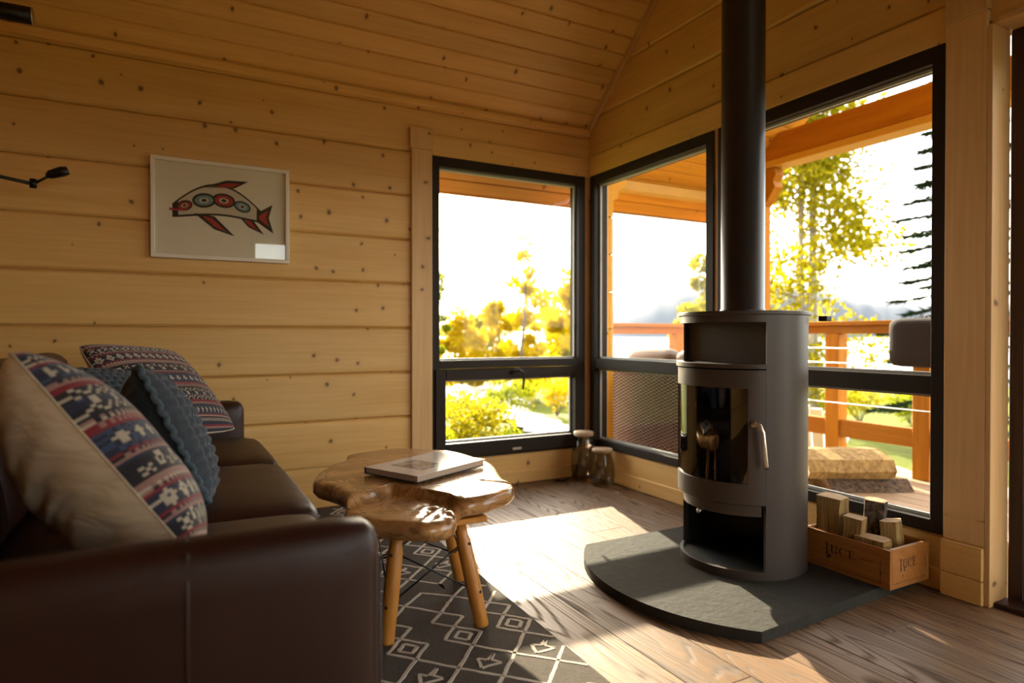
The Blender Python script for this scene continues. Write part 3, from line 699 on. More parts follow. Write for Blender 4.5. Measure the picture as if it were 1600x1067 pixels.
# ------------------------------------------------------------------ book
BK = empty('picture_book', (-1.77, -1.386, 0.46), 'large hardback picture book with pale cover on the slab table', 'book')
Bm = Matrix.Translation((-1.765, -1.388, 0.4655)) @ Matrix.Rotation(math.radians(26), 4, 'Z')
M_cover = plain('glossy_cover', (0.60, 0.57, 0.55), 0.12, nscale=8, namp=0.06, coat=0.5)
M_page = plain('page_edges', (0.48, 0.36, 0.26), 0.7, nscale=120, namp=0.15)
M_spine = plain('dark_cover_edge', (0.03, 0.028, 0.03), 0.35)
bx_ = lambda nm, lo, hi, mm, bv=0.0008: box(nm, lo, hi, mm, BK, bevel=bv, M=Bm)
bx_('back_board', (-0.20, -0.142, 0), (0.20, 0.142, 0.0028), M_spine)
bx_('page_block', (-0.194, -0.136, 0.003), (0.194, 0.139, 0.0235), M_page)
bx_('front_board', (-0.20, -0.142, 0.0238), (0.20, 0.142, 0.0266), M_cover)
bx_('spine', (-0.2005, 0.1395, 0.0), (0.2005, 0.143, 0.0266), M_spine)
m, nt = new_mat('cover_photo'); tc = nd(nt, 'ShaderNodeTexCoord'); n1 = noise_t(nt, tc.outputs['Object'], 16, 5, 0.6, 1.0)
out(nt, bsdf(nt, ramp(nt, n1, [(0.35, (0.05, 0.055, 0.07)), (0.62, (0.42, 0.40, 0.41))]), 0.12, coat=0.5)); M_photo = m
bx_('cover_photo', (-0.115, -0.085, 0.0266), (0.02, 0.085, 0.0270), M_photo, 0)

# ------------------------------------------------------------------ hearth slab and wood stove
m, nt = new_mat('slate_hearth'); tc = nd(nt, 'ShaderNodeTexCoord'); n1 = noise_t(nt, tc.outputs['Object'], 26, 6, 0.65); n2 = noise_t(nt, tc.outputs['Object'], 4, 3)
out(nt, bsdf(nt, mixc(nt, mth(nt, 'MULTIPLY_ADD', n2, 0.5, mth(nt, 'MULTIPLY', n1, 0.5)), (0.015, 0.015, 0.015), (0.058, 0.053, 0.043)), 0.85, 0, bump(nt, n1, 0.5, 0.010), 0.08)); M_slate = m
YC = -1.872; HH = 0.494
arc = []
bulge_ = 0.205; Rr_ = (HH * HH + bulge_ * bulge_) / (2 * bulge_); xa = -0.983
for i in range(33):
    y_ = YC - HH + 2 * HH * i / 32; arc.append((xa - (math.sqrt(Rr_ ** 2 - (y_ - YC) ** 2) - (Rr_ - bulge_)), y_))
HE = prism('hearth_slab', [(-0.021, YC - HH + 0.055)] + arc + [(-0.021, YC + HH)], 0.0005, 0.04, M_slate)
tag(HE, 'dark slate hearth slab with curved front edge under the stove', 'hearth')
SC = Vector((-0.498, -1.849, 0.04)); CXs, CYs = SC.x, SC.y
M_stove = plain('grey_stove_enamel', (0.050, 0.036, 0.028), 0.45, 0.15, nscale=90, namp=0.12, bumpy=0.05, bdist=0.001)
M_stoved = plain('black_stove_inside', (0.008, 0.008, 0.009), 0.6)
M_stoveglass = glass_mat('stove_glass', tint=(0.35, 0.31, 0.26), f0=0.09, rough=0.02)
ST_ = empty('wood_stove', SC, 'grey cylindrical wood stove with curved glass door and black flue pipe', 'stove')
def cyl(phi, r, z): a = math.radians(phi); return Vector((CXs - r * math.cos(a), CYs - r * math.sin(a), z))
def band(name, p0, p1, r0, r1, z0, z1, mat, n=28, parent=ST_, hole=None, smooth=True):
    """curved plate between two angles (0 = front); hole=(h0,h1,zh0,zh1) leaves an opening"""
    angs = [p0 + (p1 - p0) * i / n for i in range(n + 1)]; zs = [z0, z1]
    if hole:
        angs = sorted(set(angs + [hole[0], hole[1]])); zs = [z0, hole[2], hole[3], z1]
    bm = bmesh.new(); na, nz = len(angs), len(zs)
    V = {}
    for k_, r in enumerate((r0, r1)):
        for j, z in enumerate(zs):
            for i, a in enumerate(angs): V[k_, j, i] = bm.verts.new(cyl(a, r, z))
    cell = lambda i, j: not (hole and j == 1 and hole[0] - 1e-6 <= angs[i] and angs[i + 1] <= hole[1] + 1e-6)
    cells = {(i, j) for i in range(na - 1) for j in range(nz - 1) if cell(i, j)}
    full = abs(p1 - p0) >= 359.9
    for (i, j) in cells:
        bm.faces.new((V[1, j, i], V[1, j, i + 1], V[1, j + 1, i + 1], V[1, j + 1, i])); bm.faces.new((V[0, j, i], V[0, j + 1, i], V[0, j + 1, i + 1], V[0, j, i + 1]))
        if (i, j - 1) not in cells: bm.faces.new((V[0, j, i], V[0, j, i + 1], V[1, j, i + 1], V[1, j, i]))
        if (i, j + 1) not in cells: bm.faces.new((V[0, j + 1, i], V[1, j + 1, i], V[1, j + 1, i + 1], V[0, j + 1, i + 1]))
        if (i - 1, j) not in cells and not full: bm.faces.new((V[0, j, i], V[1, j, i], V[1, j + 1, i], V[0, j + 1, i]))
        if (i + 1, j) not in cells and not full: bm.faces.new((V[0, j, i + 1], V[0, j + 1, i + 1], V[1, j + 1, i + 1], V[1, j, i + 1]))
    bmesh.ops.remove_doubles(bm, verts=bm.verts, dist=1e-6)
    bmesh.ops.recalc_face_normals(bm, faces=bm.faces)
    for e in bm.edges:
        if len(e.link_faces) == 2 and e.calc_face_angle(0) > 0.6: e.smooth = False
    o = from_bm(name, bm, mat, parent, smooth)
    return o
def disc(name, r, z0, z1, mat, parent=ST_, seg=72, bev=0.002):
    return lathe(name, [(r - bev, z0), (r, z0 + bev), (r, z1 - bev), (r - bev, z1)], mat, parent, (CXs, CYs, 0), seg, False)
FR = 62
band('side_shell', FR, 360 - FR, 0.250, 0.258, 0.04, 1.085, M_stove, 64)
band('front_band', -FR, FR, 0.250, 0.258, 1.055, 1.085, M_stove, 32)
disc('top_plate', 0.268, 1.085, 1.10, M_stove)
box('niche_back', (CXs - 0.10, CYs - 0.225, 0.890), (CXs - 0.094, CYs + 0.225, 1.085), M_stove, ST_)
disc('niche_floor', 0.249, 0.876, 0.890, M_stove)
band('niche_lip', -FR, FR, 0.20, 0.276, 0.872, 0.890, M_stove, 32)
dr_ = band('fire_door', -FR + 1, FR - 1, 0.252, 0.268, 0.338, 0.866, M_stove, 40, hole=(-46.5, 46.5, 0.418, 0.795))
band('door_glass', -46.3, 46.3, 0.256, 0.261, 0.419, 0.794, M_stoveglass, 32, parent=dr_)
band('firebox_wall', 60, 300, 0.205, 0.212, 0.34, 0.87, M_stoved, 30)
disc('firebox_floor', 0.247, 0.33, 0.345, M_stoved)
M_char = plain('charred_wood', (0.03, 0.022, 0.017), 0.8, nscale=30, namp=0.5)
tube('charred_log', [(CXs - 0.02, CYs - 0.12, 0.39), (CXs - 0.05, CYs + 0.13, 0.40)], 0.035, M_char, ST_, 10)
tube('charred_log', [(CXs + 0.06, CYs - 0.10, 0.39), (CXs - 0.10, CYs + 0.06, 0.455)], 0.03, M_char, ST_, 10)
ad = band('ash_drawer', -FR + 3, FR - 3, 0.225, 0.243, 0.287, 0.334, M_stove, 32)
tube('drawer_knob', [cyl(5, 0.240, 0.294), cyl(5, 0.268, 0.290), cyl(5, 0.280, 0.288)], [0.005, 0.005, 0.011], M_steel, ad, 10)
disc('base_plate', 0.254, 0.04, 0.066, M_stoved)
band('base_lip', -FR - 2, FR + 2, 0.244, 0.2585, 0.04, 0.074, M_stove, 32)
band('log_niche_back', 62, 298, 0.236, 0.247, 0.066, 0.33, M_stoved, 30)
hd = tube('door_handle', [cyl(50.5, 0.268, 0.657), cyl(51, 0.292, 0.660), cyl(54, 0.303, 0.655), cyl(56, 0.306, 0.63), cyl(58.5, 0.306, 0.50), cyl(59, 0.304, 0.488)], [0.0085, 0.0085, 0.0085, 0.008, 0.008, 0.007], M_steel, dr_, 12)
tube('handle_boss', [cyl(50.5, 0.266, 0.657), cyl(50.5, 0.300, 0.657)], [0.014, 0.011], M_steel, dr_, 14)
box('damper_lever', (-0.27, -2.085, 1.062), (-0.235, -2.045, 1.084), M_blackmetal, ST_, bevel=0.003, M=Matrix.Identity(4))
pp = lathe('flue_pipe', [(0.093, 1.10), (0.093, 1.112), (0.0895, 1.116), (0.0895, 2.58), (0.0905, 2.582), (0.0905, 2.598), (0.0895, 2.60), (0.0895, 4.12)], plain('flue_black', (0.022, 0.020, 0.019), 0.36, 0.2, nscale=60, namp=0.1), ST_, (CXs, CYs, 0), 56)

# ------------------------------------------------------------------ crate and its firewood
M_crate = wood('crate_pine', (0.42, 0.165, 0.030), (0.27, 0.095, 0.014), 'yw', knots=0.15, rough=0.5, across=16)
M_brand = plain('burnt_print', (0.055, 0.020, 0.008), 0.7)
CR = empty('wooden_crate', (-0.16, -2.18, 0.04), 'small wooden wine crate with LUCE lettering beside the stove', 'crate')
cx0, cx1, cy0, cy1, cz0, cz1 = -0.288, -0.032, -2.366, -2.000, 0.0405, 0.192
box('side_board', (cx0, cy0, cz0), (cx0 + 0.012, cy1, cz1 - 0.002), M_crate, CR, bevel=0.0015)
box('side_board', (cx1 - 0.012, cy0, cz0), (cx1, cy1, cz1 - 0.002), M_crate, CR, bevel=0.0015)
box('end_board', (cx0 + 0.012, cy0, cz0), (cx1 - 0.012, cy0 + 0.016, cz1), M_crate, CR, bevel=0.0015)
box('end_board', (cx0 + 0.012, cy1 - 0.016, cz0), (cx1 - 0.012, cy1, cz1), M_crate, CR, bevel=0.0015)
box('bottom_board', (cx0 + 0.012, cy0 + 0.016, cz0), (cx1 - 0.012, cy1 - 0.016, cz0 + 0.008), M_crate, CR)
def luce(width, h):
    """serif capitals L U C E as strokes in a unit baseline frame; returns quads (x, y)"""
    Q = []
    def bar(x0, y0, x1, y1): Q.append([(x0, y0), (x1, y0), (x1, y1), (x0, y1)])
    t1, t2, sf = 0.16 * h, 0.06 * h, 0.07 * h
    x = 0.0
    bar(x + .05 * h, -0.30 * h, x + .05 * h + t1, 1.12 * h); bar(x - .06 * h, 1.06 * h, x + .30 * h, 1.12 * h); bar(x - .03 * h, -0.30 * h, x + .29 * h, -0.24 * h); bar(x + .2 * h, 0.0, x + .42 * h, t2)   # tall L
    x = 0.46 * h
    bar(x + .08 * h, 0.2 * h, x + .08 * h + t1, h); bar(x, h - t2, x + .32 * h, h); bar(x + .56 * h, 0.0, x + .56 * h + t2 * 1.5, h); bar(x + .46 * h, h - t2, x + .74 * h, h)
    for i in range(6):
        a, b = math.pi + math.pi * i / 6, math.pi + math.pi * (i + 1) / 6; R0, R1 = 0.27 * h, 0.17 * h; ox, oy = x + .35 * h, 0.24 * h
        Q.append([(ox + R0 * math.cos(a), oy + R0 * .9 * math.sin(a)), (ox + R0 * math.cos(b), oy + R0 * .9 * math.sin(b)), (ox + R1 * math.cos(b), oy + R1 * math.sin(b)), (ox + R1 * math.cos(a), oy + R1 * math.sin(a))])
    x = 1.30 * h
    for i in range(12):
        a, b = math.radians(48 + 264 * i / 12), math.radians(48 + 264 * (i + 1) / 12); ox, oy = x + .45 * h, .5 * h; R0 = .5 * h
        w0, w1 = (0.05 + 0.12 * max(0, -math.cos(a))) * h, (0.05 + 0.12 * max(0, -math.cos(b))) * h
        Q.append([(ox + R0 * .9 * math.cos(a), oy + R0 * math.sin(a)), (ox + R0 * .9 * math.cos(b), oy + R0 * math.sin(b)), (ox + (R0 - w1) * .9 * math.cos(b), oy + (R0 - w1 * .6) * math.sin(b)), (ox + (R0 - w0) * .9 * math.cos(a), oy + (R0 - w0 * .6) * math.sin(a))])
    bar(x + .74 * h, .70 * h, x + .79 * h, .95 * h)
    x = 2.20 * h
    bar(x + .08 * h, 0, x + .08 * h + t1, h); bar(x, 0, x + .62 * h, t2); bar(x, h - t2, x + .60 * h, h); bar(x + .2 * h, .48 * h, x + .45 * h, .48 * h + t2); bar(x + .57 * h, 0, x + .62 * h, .24 * h); bar(x + .55 * h, .78 * h, x + .60 * h, h); bar(x + .42 * h, .40 * h, x + .46 * h, .62 * h)
    k_ = width / (2.85 * h)
    return [[(px * k_, py) for px, py in q_] for q_ in Q]
def print_on(name, quads, fn, mat, parent):
    g_ = Geo()
    for q_ in quads:
        n = len(q_); g_.add([fn(x, y, 0.0) for x, y in q_] + [fn(x, y, 0.0006) for x, y in q_], [tuple(range(n, 2 * n))] + [(i, (i + 1) % n, n + (i + 1) % n, n + i) for i in range(n)])
    return g_.build(name, mat, parent)
fs_ = lambda x, y, h: (cx0 - h, -2.098 - x, 0.112 + y)
Q1 = luce(0.128, 0.034)
Q1 += [[(0.142, 0.014), (0.205, 0.017), (0.205, 0.019), (0.142, 0.017)], [(-0.06, 0.02), (-0.022, 0.018), (-0.022, 0.02), (-0.06, 0.022)], [(-0.075, -0.055), (0.235, -0.055), (0.235, -0.0535), (-0.075, -0.0535)], [(0.229, -0.055), (0.231, -0.055), (0.231, 0.03), (0.229, 0.03)],
       [(0.004, -0.022), (0.010, -0.026), (0.026, -0.016), (0.022, -0.006), (0.010, -0.008)], [(0.227, -0.02), (0.230, -0.026), (0.234, -0.02), (0.231, -0.006)]]
print_on('lettering', Q1, fs_, M_brand, CR)
fe_ = lambda x, y, h: (-0.225 + x, cy0 - h, 0.112 + y)
Q2 = luce(0.105, 0.034) + [[(-0.045, -0.052), (0.165, -0.052), (0.165, -0.0505), (-0.045, -0.0505)], [(0.024, -0.012), (0.032, -0.012), (0.030, 0.006), (0.026, 0.006)], [(0.012, -0.028), (0.020, -0.03), (0.018, -0.022)]]
print_on('lettering', Q2, fe_, M_brand, CR)
M_split = wood('split_birch', (0.46, 0.30, 0.105), (0.15, 0.080, 0.026), 'z', rough=0.8, bumpy=0.9, spec=0.2, across=34, along=2.2, grain=1.0)
m, nt = new_mat('log_end_grain'); tc = nd(nt, 'ShaderNodeTexCoord'); n1 = noise_t(nt, tc.outputs['Object'], 45, 4); 
out(nt, bsdf(nt, mixc(nt, n1, (0.30, 0.17, 0.075), (0.50, 0.33, 0.17)), 0.85, 0, bump(nt, n1, 0.6, 0.006))); M_end = m
m, nt = new_mat('log_bark'); tc = nd(nt, 'ShaderNodeTexCoord'); n1 = noise_t(nt, tc.outputs['Object'], 38, 6, 0.7)
out(nt, bsdf(nt, ramp(nt, n1, [(0.38, (0.025, 0.016, 0.010)), (0.62, (0.16, 0.10, 0.06))]), 0.9, 0, bump(nt, n1, 1.0, 0.015))); M_bark = m
def firewood(name, poly, z0, z1, M, label, group, bark=(), cat='firewood', jag=0.008):
    """split log: cross-section poly swept upward, faces listed in bark keep their bark"""
    n = len(poly); g_ = Geo(); L = 6
    rings = []
    for k_ in range(L + 1):
        z = z0 + (z1 - z0) * k_ / L
        rings.append([M @ Vector((x + jag * mnoise.noise(Vector((x * 40, y * 40, z * 9))), y + jag * mnoise.noise(Vector((y * 40, x * 40, z * 9 + 4))), z + (jag * 1.2 * mnoise.noise(Vector((x * 60, y * 60, 2))) if k_ in (0, L) else 0))) for x, y in poly])
    vs = [p for r in rings for p in r]; fs, ms = [], []
    for k_ in range(L):
        for i in range(n): fs.append((k_ * n + i, k_ * n + (i + 1) % n, (k_ + 1) * n + (i + 1) % n, (k_ + 1) * n + i)); ms.append(2 if i in bark else 0)
    fs.append(tuple(reversed(range(n)))); ms.append(1); fs.append(tuple(range(L * n, (L + 1) * n))); ms.append(1)
    o = mesh(name, vs, fs, [M_split, M_end, M_bark], None, False, ms)
    return tag(o, label, cat, group)
def circ(r, n=14, a0=0, a1=360, sx=1.0): return [(sx * r * math.cos(math.radians(a0 + (a1 - a0) * i / n)), r * math.sin(math.radians(a0 + (a1 - a0) * i / n))) for i in range(n)]
T_ = lambda x, y, z, rx=0, ry=0, rz=0: Matrix.Translation((x, y, z)) @ Matrix.Rotation(math.radians(rz), 4, 'Z') @ Matrix.Rotation(math.radians(ry), 4, 'Y') @ Matrix.Rotation(math.radians(rx), 4, 'X')
GW = 'firewood standing in the wooden crate'; zb = 0.0495
firewood('firewood_log', [(-.042, -.052), (.03, -.058), (.052, .0), (.04, .055), (-.035, .05)], 0, 0.275, T_(-0.212, -2.075, zb, -1, 1, 8), 'tall split log at the stove end of the crate', GW, (2,))
firewood('firewood_log', [(-.033, -.038), (.034, -.035), (.036, .034), (-.03, .036)], 0, 0.218, T_(-0.226, -2.178, zb, 1, -1, 14), 'squared split log standing between taller logs in the crate', GW)
firewood('firewood_log', circ(0.043, 14), 0, 0.268, T_(-0.092, -2.165, zb, 3, 2, 0), 'round log with rough dark bark in the crate', GW, tuple(range(14)))
firewood('firewood_log', [(-.045, -.03), (.0, -.042), (.042, -.03), (.046, .022), (-.02, .038), (-.046, .01)], 0, 0.205, T_(-0.105, -2.275, zb, -6, 3, 20), 'split log with ragged top leaning in the crate corner', GW, (2, 3))
firewood('firewood_log', [(-.03, -.058), (.018, -.062), (.034, -.03), (.030, .035), (.008, .066), (-.03, .060)], 0, 0.16, T_(-0.236, -2.268, zb, 0, 0, 3) @ Matrix.Identity(4), 'short wedge of firewood at the front of the crate', GW, (2, 3))

# ------------------------------------------------------------------ storage jars in the corner
m, nt = new_mat('smoky_jar_glass'); lw = nd(nt, 'ShaderNodeLayerWeight'); lw.inputs['Blend'].default_value = 0.5
tr = nd(nt, 'ShaderNodeBsdfTransparent'); tr.inputs[0].default_value = (0.95, 0.93, 0.89, 1); gl = nd(nt, 'ShaderNodeBsdfGlossy'); gl.inputs['Roughness'].default_value = 0.03
mx = nd(nt, 'ShaderNodeMixShader'); lk(nt, mth(nt, 'MULTIPLY_ADD', mth(nt, 'POWER', lw.outputs['Facing'], 3.0), 0.6, 0.08), mx.inputs[0]); lk(nt, tr.outputs[0], mx.inputs[1]); lk(nt, gl.outputs[0], mx.inputs[2]); out(nt, mx.outputs[0]); M_jar = m
M_cork = plain('cork_lid', (0.42, 0.29, 0.17), 0.75, nscale=70, namp=0.3, bumpy=0.3)
def jar(loc, R, H, neck, label):
    j = empty('storage_jar', loc, label, 'jar', 'glass jars in the window corner')
    pr = [(R * .80, 0.0), (R * .93, 0.012), (R, H * .22), (R, H * .48), (R * .92, H * .66), (neck * 1.03, H * .80), (neck, H * .85), (neck, H * .90), (neck * 1.04, H * .915),
          (neck * .97, H * .915), (neck * .94, H * .85), (R * .86, H * .66), (R * .95, H * .46), (R * .95, H * .22), (R * .86, 0.018), (0.0, 0.012)]
    lathe('jar_glass', pr, M_jar, j, loc, 36)
    lathe('lid', [(neck * .95, H * .905), (neck * 1.10, H * .918), (neck * 1.12, H * .985), (neck * 1.04, H), (0.0, H)], M_cork, j, loc, 32)
    return j
jar((-0.125, -0.118, 0.0005), 0.088, 0.335, 0.062, 'taller glass jar with cork lid in the window corner')
jar((-0.112, -0.318, 0.0005), 0.082, 0.245, 0.062, 'shorter squat glass jar with cork lid below the right window')
tag(tube('charging_cable', [(-0.33, -0.075, 0.006), (-0.30, -0.11, 0.006), (-0.27, -0.105, 0.006), (-0.235, -0.085, 0.006)], 0.005, M_blackmetal, None, 8), 'short black cable on the floor by the taller jar', 'cable')

# ------------------------------------------------------------------ framed print
PF = empty('framed_print', (-2.414, -0.003, 1.41), 'white-framed print of a red and black motif on the log wall', 'picture')
px0, px1, pz0, pz1 = -2.755, -2.073, 1.408, 1.932
M_picglass = glass_mat('picture_glass', f0=0.045); M_white = plain('white_frame', (0.74, 0.66, 0.54), 0.45); M_paper = plain('print_paper', (0.80, 0.68, 0.53), 0.8)
for nm, lo, hi in (('frame_rail', (px0, -0.034, pz0), (px1, -0.004, pz0 + 0.020)), ('frame_rail', (px0, -0.034, pz1 - 0.020), (px1, -0.004, pz1)), ('frame_stile', (px0, -0.034, pz0 + 0.020), (px0 + 0.020, -0.004, pz1 - 0.020)), ('frame_stile', (px1 - 0.020, -0.034, pz0 + 0.020), (px1, -0.004, pz1 - 0.020))):
    box(nm, lo, hi, M_white, PF, bevel=0.002)
box('paper', (px0 + 0.02, -0.014, pz0 + 0.02), (px1 - 0.02, -0.010, pz1 - 0.02), M_paper, PF)
box('pane', (px0 + 0.02, -0.024, pz0 + 0.02), (px1 - 0.02, -0.022, pz1 - 0.02), M_picglass, PF)
# a plain four-finned fish motif in flat red, black and teal stands in for the printed figure
INK = [plain('ink_black', (0.02, 0.018, 0.018), 0.8), plain('ink_red', (0.40, 0.03, 0.025), 0.8), plain('ink_teal', (0.16, 0.28, 0.28), 0.8), plain('ink_cream', (0.60, 0.50, 0.38), 0.8)]
pg = Geo()
def ink(pts, mi, layer): pg.add([(px0 + x, -0.0145 - 0.0004 * layer, pz0 + z) for x, z in pts], [tuple(range(len(pts)))], mi)
def oval(cx, cz, rx, rz, mi, layer, rot=0, a0=0, a1=360, n=28):
    c_, s_ = math.cos(math.radians(rot)), math.sin(math.radians(rot)); pts = []
    for i in range(n if a1 - a0 >= 360 else n + 1):
        a = math.radians(a0 + (a1 - a0) * i / n); x, z = rx * math.cos(a), rz * math.sin(a); pts.append((cx + x * c_ - z * s_, cz + x * s_ + z * c_))
    ink(pts, mi, layer)
arch = lambda t_: (0.10 + 0.44 * t_, 0.250 + 0.075 * math.sin(math.pi * t_))
top_, bot_ = [], []
for i in range(33):
    t_ = i / 32; x, z = arch(t_); hw = 0.085 * math.sin(math.pi * (0.10 + 0.82 * t_)) ** 0.75; top_.append((x, z + hw)); bot_.append((x, z - hw))
ink(top_ + bot_[::-1], 0, 0)
ink([(x, z - 0.011) for x, z in top_[2:-2]] + [(x, z + 0.011) for x, z in bot_[2:-2]][::-1], 3, 1)
for t_, mi, sc_k in ((0.13, 1, 0.9), (0.34, 2, 1.3), (0.56, 1, 1.3), (0.77, 2, 1.0)):
    x, z = arch(t_); rt_ = 30 - 62 * t_
    oval(x, z, 0.044 * sc_k, 0.030 * sc_k, 0, 2, rt_); oval(x, z, 0.035 * sc_k, 0.021 * sc_k, mi, 3, rt_); oval(x, z, 0.018 * sc_k, 0.011 * sc_k, 3, 4, rt_); oval(x, z, 0.010 * sc_k, 0.007 * sc_k, 0, 5, rt_)
x, z = arch(1.0)
ink([(x - 0.03, z + 0.02), (x + 0.055, z + 0.075), (x + 0.035, z), (x + 0.06, z - 0.085), (x - 0.03, z - 0.025)], 0, 1); ink([(x - 0.015, z + 0.008), (x + 0.035, z + 0.045), (x + 0.02, z), (x + 0.038, z - 0.05), (x - 0.015, z - 0.012)], 1, 2)
ink([(0.24, 0.385), (0.40, 0.395), (0.47, 0.44), (0.36, 0.435)], 0, 1); ink([(0.29, 0.392), (0.39, 0.40), (0.43, 0.425), (0.36, 0.42)], 1, 2)
ink([(0.20, 0.245), (0.30, 0.235), (0.40, 0.135), (0.30, 0.165)], 0, 2); ink([(0.24, 0.235), (0.29, 0.225), (0.36, 0.155), (0.30, 0.18)], 1, 3)
ink([(0.42, 0.245), (0.49, 0.235), (0.55, 0.155), (0.47, 0.19)], 0, 2); ink([(0.445, 0.23), (0.48, 0.225), (0.52, 0.175), (0.475, 0.20)], 1, 3)
ink([(0.085, 0.262), (0.16, 0.258), (0.16, 0.251), (0.085, 0.250)], 1, 5)
pg.build('printed_motif', INK, PF)

# ------------------------------------------------------------------ wall lamp and black spotlight bar at the picture's edge
M_bronze = plain('dark_bronze', (0.020, 0.016, 0.013), 0.32, 0.6)
WL = empty('swing_arm_lamp', (-3.62, -0.02, 1.68), 'black swing-arm reading lamp on the log wall above the sofa', 'lamp')
tube('wall_plate', [(-3.62, 0.0, 1.735), (-3.62, -0.022, 1.735)], [0.05, 0.045], M_bronze, WL, 20)
tube('arm', [(-3.62, -0.02, 1.735), (-3.62, -0.09, 1.75), (-3.54, -0.16, 1.755), (-3.215, -0.20, 1.692)], [0.010, 0.010, 0.008, 0.008], M_bronze, WL, 10)
tube('joint', [(-3.215, -0.20, 1.675), (-3.215, -0.20, 1.715)], 0.014, M_bronze, WL, 12)
tube('upper_arm', [(-3.215, -0.20, 1.692), (-3.155, -0.205, 1.735)], 0.006, M_bronze, WL, 8)
tube('lamp_head', [(-3.165, -0.205, 1.732), (-3.150, -0.205, 1.742), (-3.105, -0.21, 1.760), (-3.082, -0.212, 1.767)], [0.010, 0.020, 0.024, 0.019], M_bronze, WL, 16)
SP = empty('wall_spotlight', (-3.4, -0.05, 2.4), 'black tube spotlight bar high on the log wall', 'spotlight')
tube('barrel', [(-3.62, -0.30, 2.412), (-3.205, -0.30, 2.412), (-3.200, -0.30, 2.412)], [0.037, 0.037, 0.034], M_blackmetal, SP, 24)
tube('bracket', [(-3.45, -0.0, 2.39), (-3.45, -0.27, 2.405)], 0.010, M_blackmetal, SP, 8)
tube('end_ring', [(-3.2, -0.30, 2.412), (-3.196, -0.30, 2.412)], 0.0375, M_steel, SP, 24)

# ================================================================== porch and deck outside the right wall
M_cedar = wood('orange_cedar', (0.42, 0.160, 0.006), (0.31, 0.105, 0.004), 'y', knots=0.3, rough=0.6, spec=0.15, across=10, along=0.8)
M_cedarx = wood('orange_cedar_x', (0.42, 0.160, 0.006), (0.31, 0.105, 0.004), 'x', knots=0.3, rough=0.6, spec=0.15, across=10, along=0.8)
M_cedarz = wood('orange_cedar_z', (0.46, 0.180, 0.006), (0.34, 0.115, 0.004), 'z', knots=0.25, rough=0.6, spec=0.15, across=10, along=0.8)
M_deck = wood('deck_board', (0.36, 0.24, 0.135), (0.26, 0.16, 0.085), 'y', rough=0.65, across=14)
DZ = -0.06
M_soffit_lit = wood('bounce_lit_soffit', (0.62, 0.29, 0.025), (0.50, 0.21, 0.015), 'x', knots=0.2, rough=0.6, spec=0.2, across=10, along=0.8)  # porch stretch of the soffit, ground-bounce light put into the brighter colour
M_logend = plain('sunny_log_end', (0.66, 0.32, 0.02), 0.6, nscale=12, spec=0.2)  # sun glow on the log ends is put into this bright orange
M_soffit_shade = wood('shaded_soffit', (0.34, 0.18, 0.070), (0.25, 0.12, 0.040), 'x', knots=0.3, rough=0.6, spec=0.2, across=10, along=0.8)  # house stretch of the same soffit, shade put into the darker colour
DK = empty('deck', (1.2, -2, DZ), kind='structure')
xb = 0.16
while xb < 2.36:
    box('board', (xb, -5.2, DZ - 0.03), (xb + 0.138, 1.15, DZ), M_deck, DK, bevel=0.003); xb += 0.145
box('deck_joist', (0.16, 1.10, DZ - 0.22), (2.36, 1.15, DZ - 0.031), M_deck, DK); box('deck_joist', (2.31, -5.2, DZ - 0.22), (2.36, 1.10, DZ - 0.031), M_deck, DK)
for a in range(4): slope_plank(a, 0.16, 1.95, ROOF, M_soffit_lit, s0=-0.68, name='soffit_plank')
for a in range(4, 20): slope_plank(a, 0.16, 1.95, ROOF, M_soffit_lit, s0=-0.68, name='soffit_plank')
for a in range(0, 5): slope_plank(a, ROOM_X, 0.15, ROOF, M_soffit_shade, s0=-0.68, name='soffit_plank')
box('eave_board', (ROOM_X, 0.512, 2.035), (1.97, 0.545, 2.20), M_soffit_shade, ROOF, bevel=0.003)
PB = empty('porch_beams', (1.8, 0, 2.4), kind='structure'); PB.name = 'trim_7'
box('plate_beam', (0.16, 0.24, 2.16), (1.95, 0.34, 2.24), plain('yellow_plate', (0.55, 0.30, 0.03), 0.6, nscale=5), PB, bevel=0.004)
box('tie_beam', (1.74, -5.1, 2.46), (1.86, 0.35, 2.67), M_cedar, PB, bevel=0.004)
box('tie_beam_cap', (1.73, -5.1, 2.405), (1.90, 0.35, 2.458), plain('yellow_plank', (0.55, 0.28, 0.025), 0.6, nscale=5), PB, bevel=0.003)
def post(x, y, z0, z1, w, par, name='post', mat=None): return box(name, (x - w / 2, y - w / 2, z0), (x + w / 2, y + w / 2, z1), mat or M_cedarz, par, bevel=0.004)
C1 = empty('porch_column', (1.80, 0.30, DZ), 'slim orange porch column under the eave seen past the flue pipe', 'column'); post(1.62, 0.29, DZ, 2.16, 0.10, C1, 'shaft')
C2 = empty('porch_column', (1.80, 0.0, DZ), 'orange porch column carrying the porch beam behind the flue pipe', 'column'); post(1.80, 0.02, DZ, 2.40, 0.12, C2, 'shaft')
cb = [(0.0, 0.0), (0.12, 0.0), (0.14, -0.06), (0.11, -0.11), (0.13, -0.16), (0.06, -0.26), (0.0, -0.30)]
prism('bracket', cb, -0.05, 0.05, M_cedarz, C2, M=Matrix.Translation((1.80, -0.04, 2.40)) @ Matrix.Rotation(math.pi / 2, 4, 'X') @ Matrix.Identity(4) if False else Matrix.Translation((1.80, -0.04, 2.40)) @ Matrix(((0, 0, 1, 0), (-1, 0, 0, 0), (0, 1, 0, 0), (0, 0, 0, 1))))
LE = empty('log_ends', (0.2, 0.05, DZ), kind='structure'); LE.name = 'trim_8'
for a, b in zip(courses[:-2], courses[1:-1]):
    box('log_end', (0.151, 0.0, a + 0.002), (0.225, 0.15, b - 0.002), M_logend, LE, bevel=0.006)
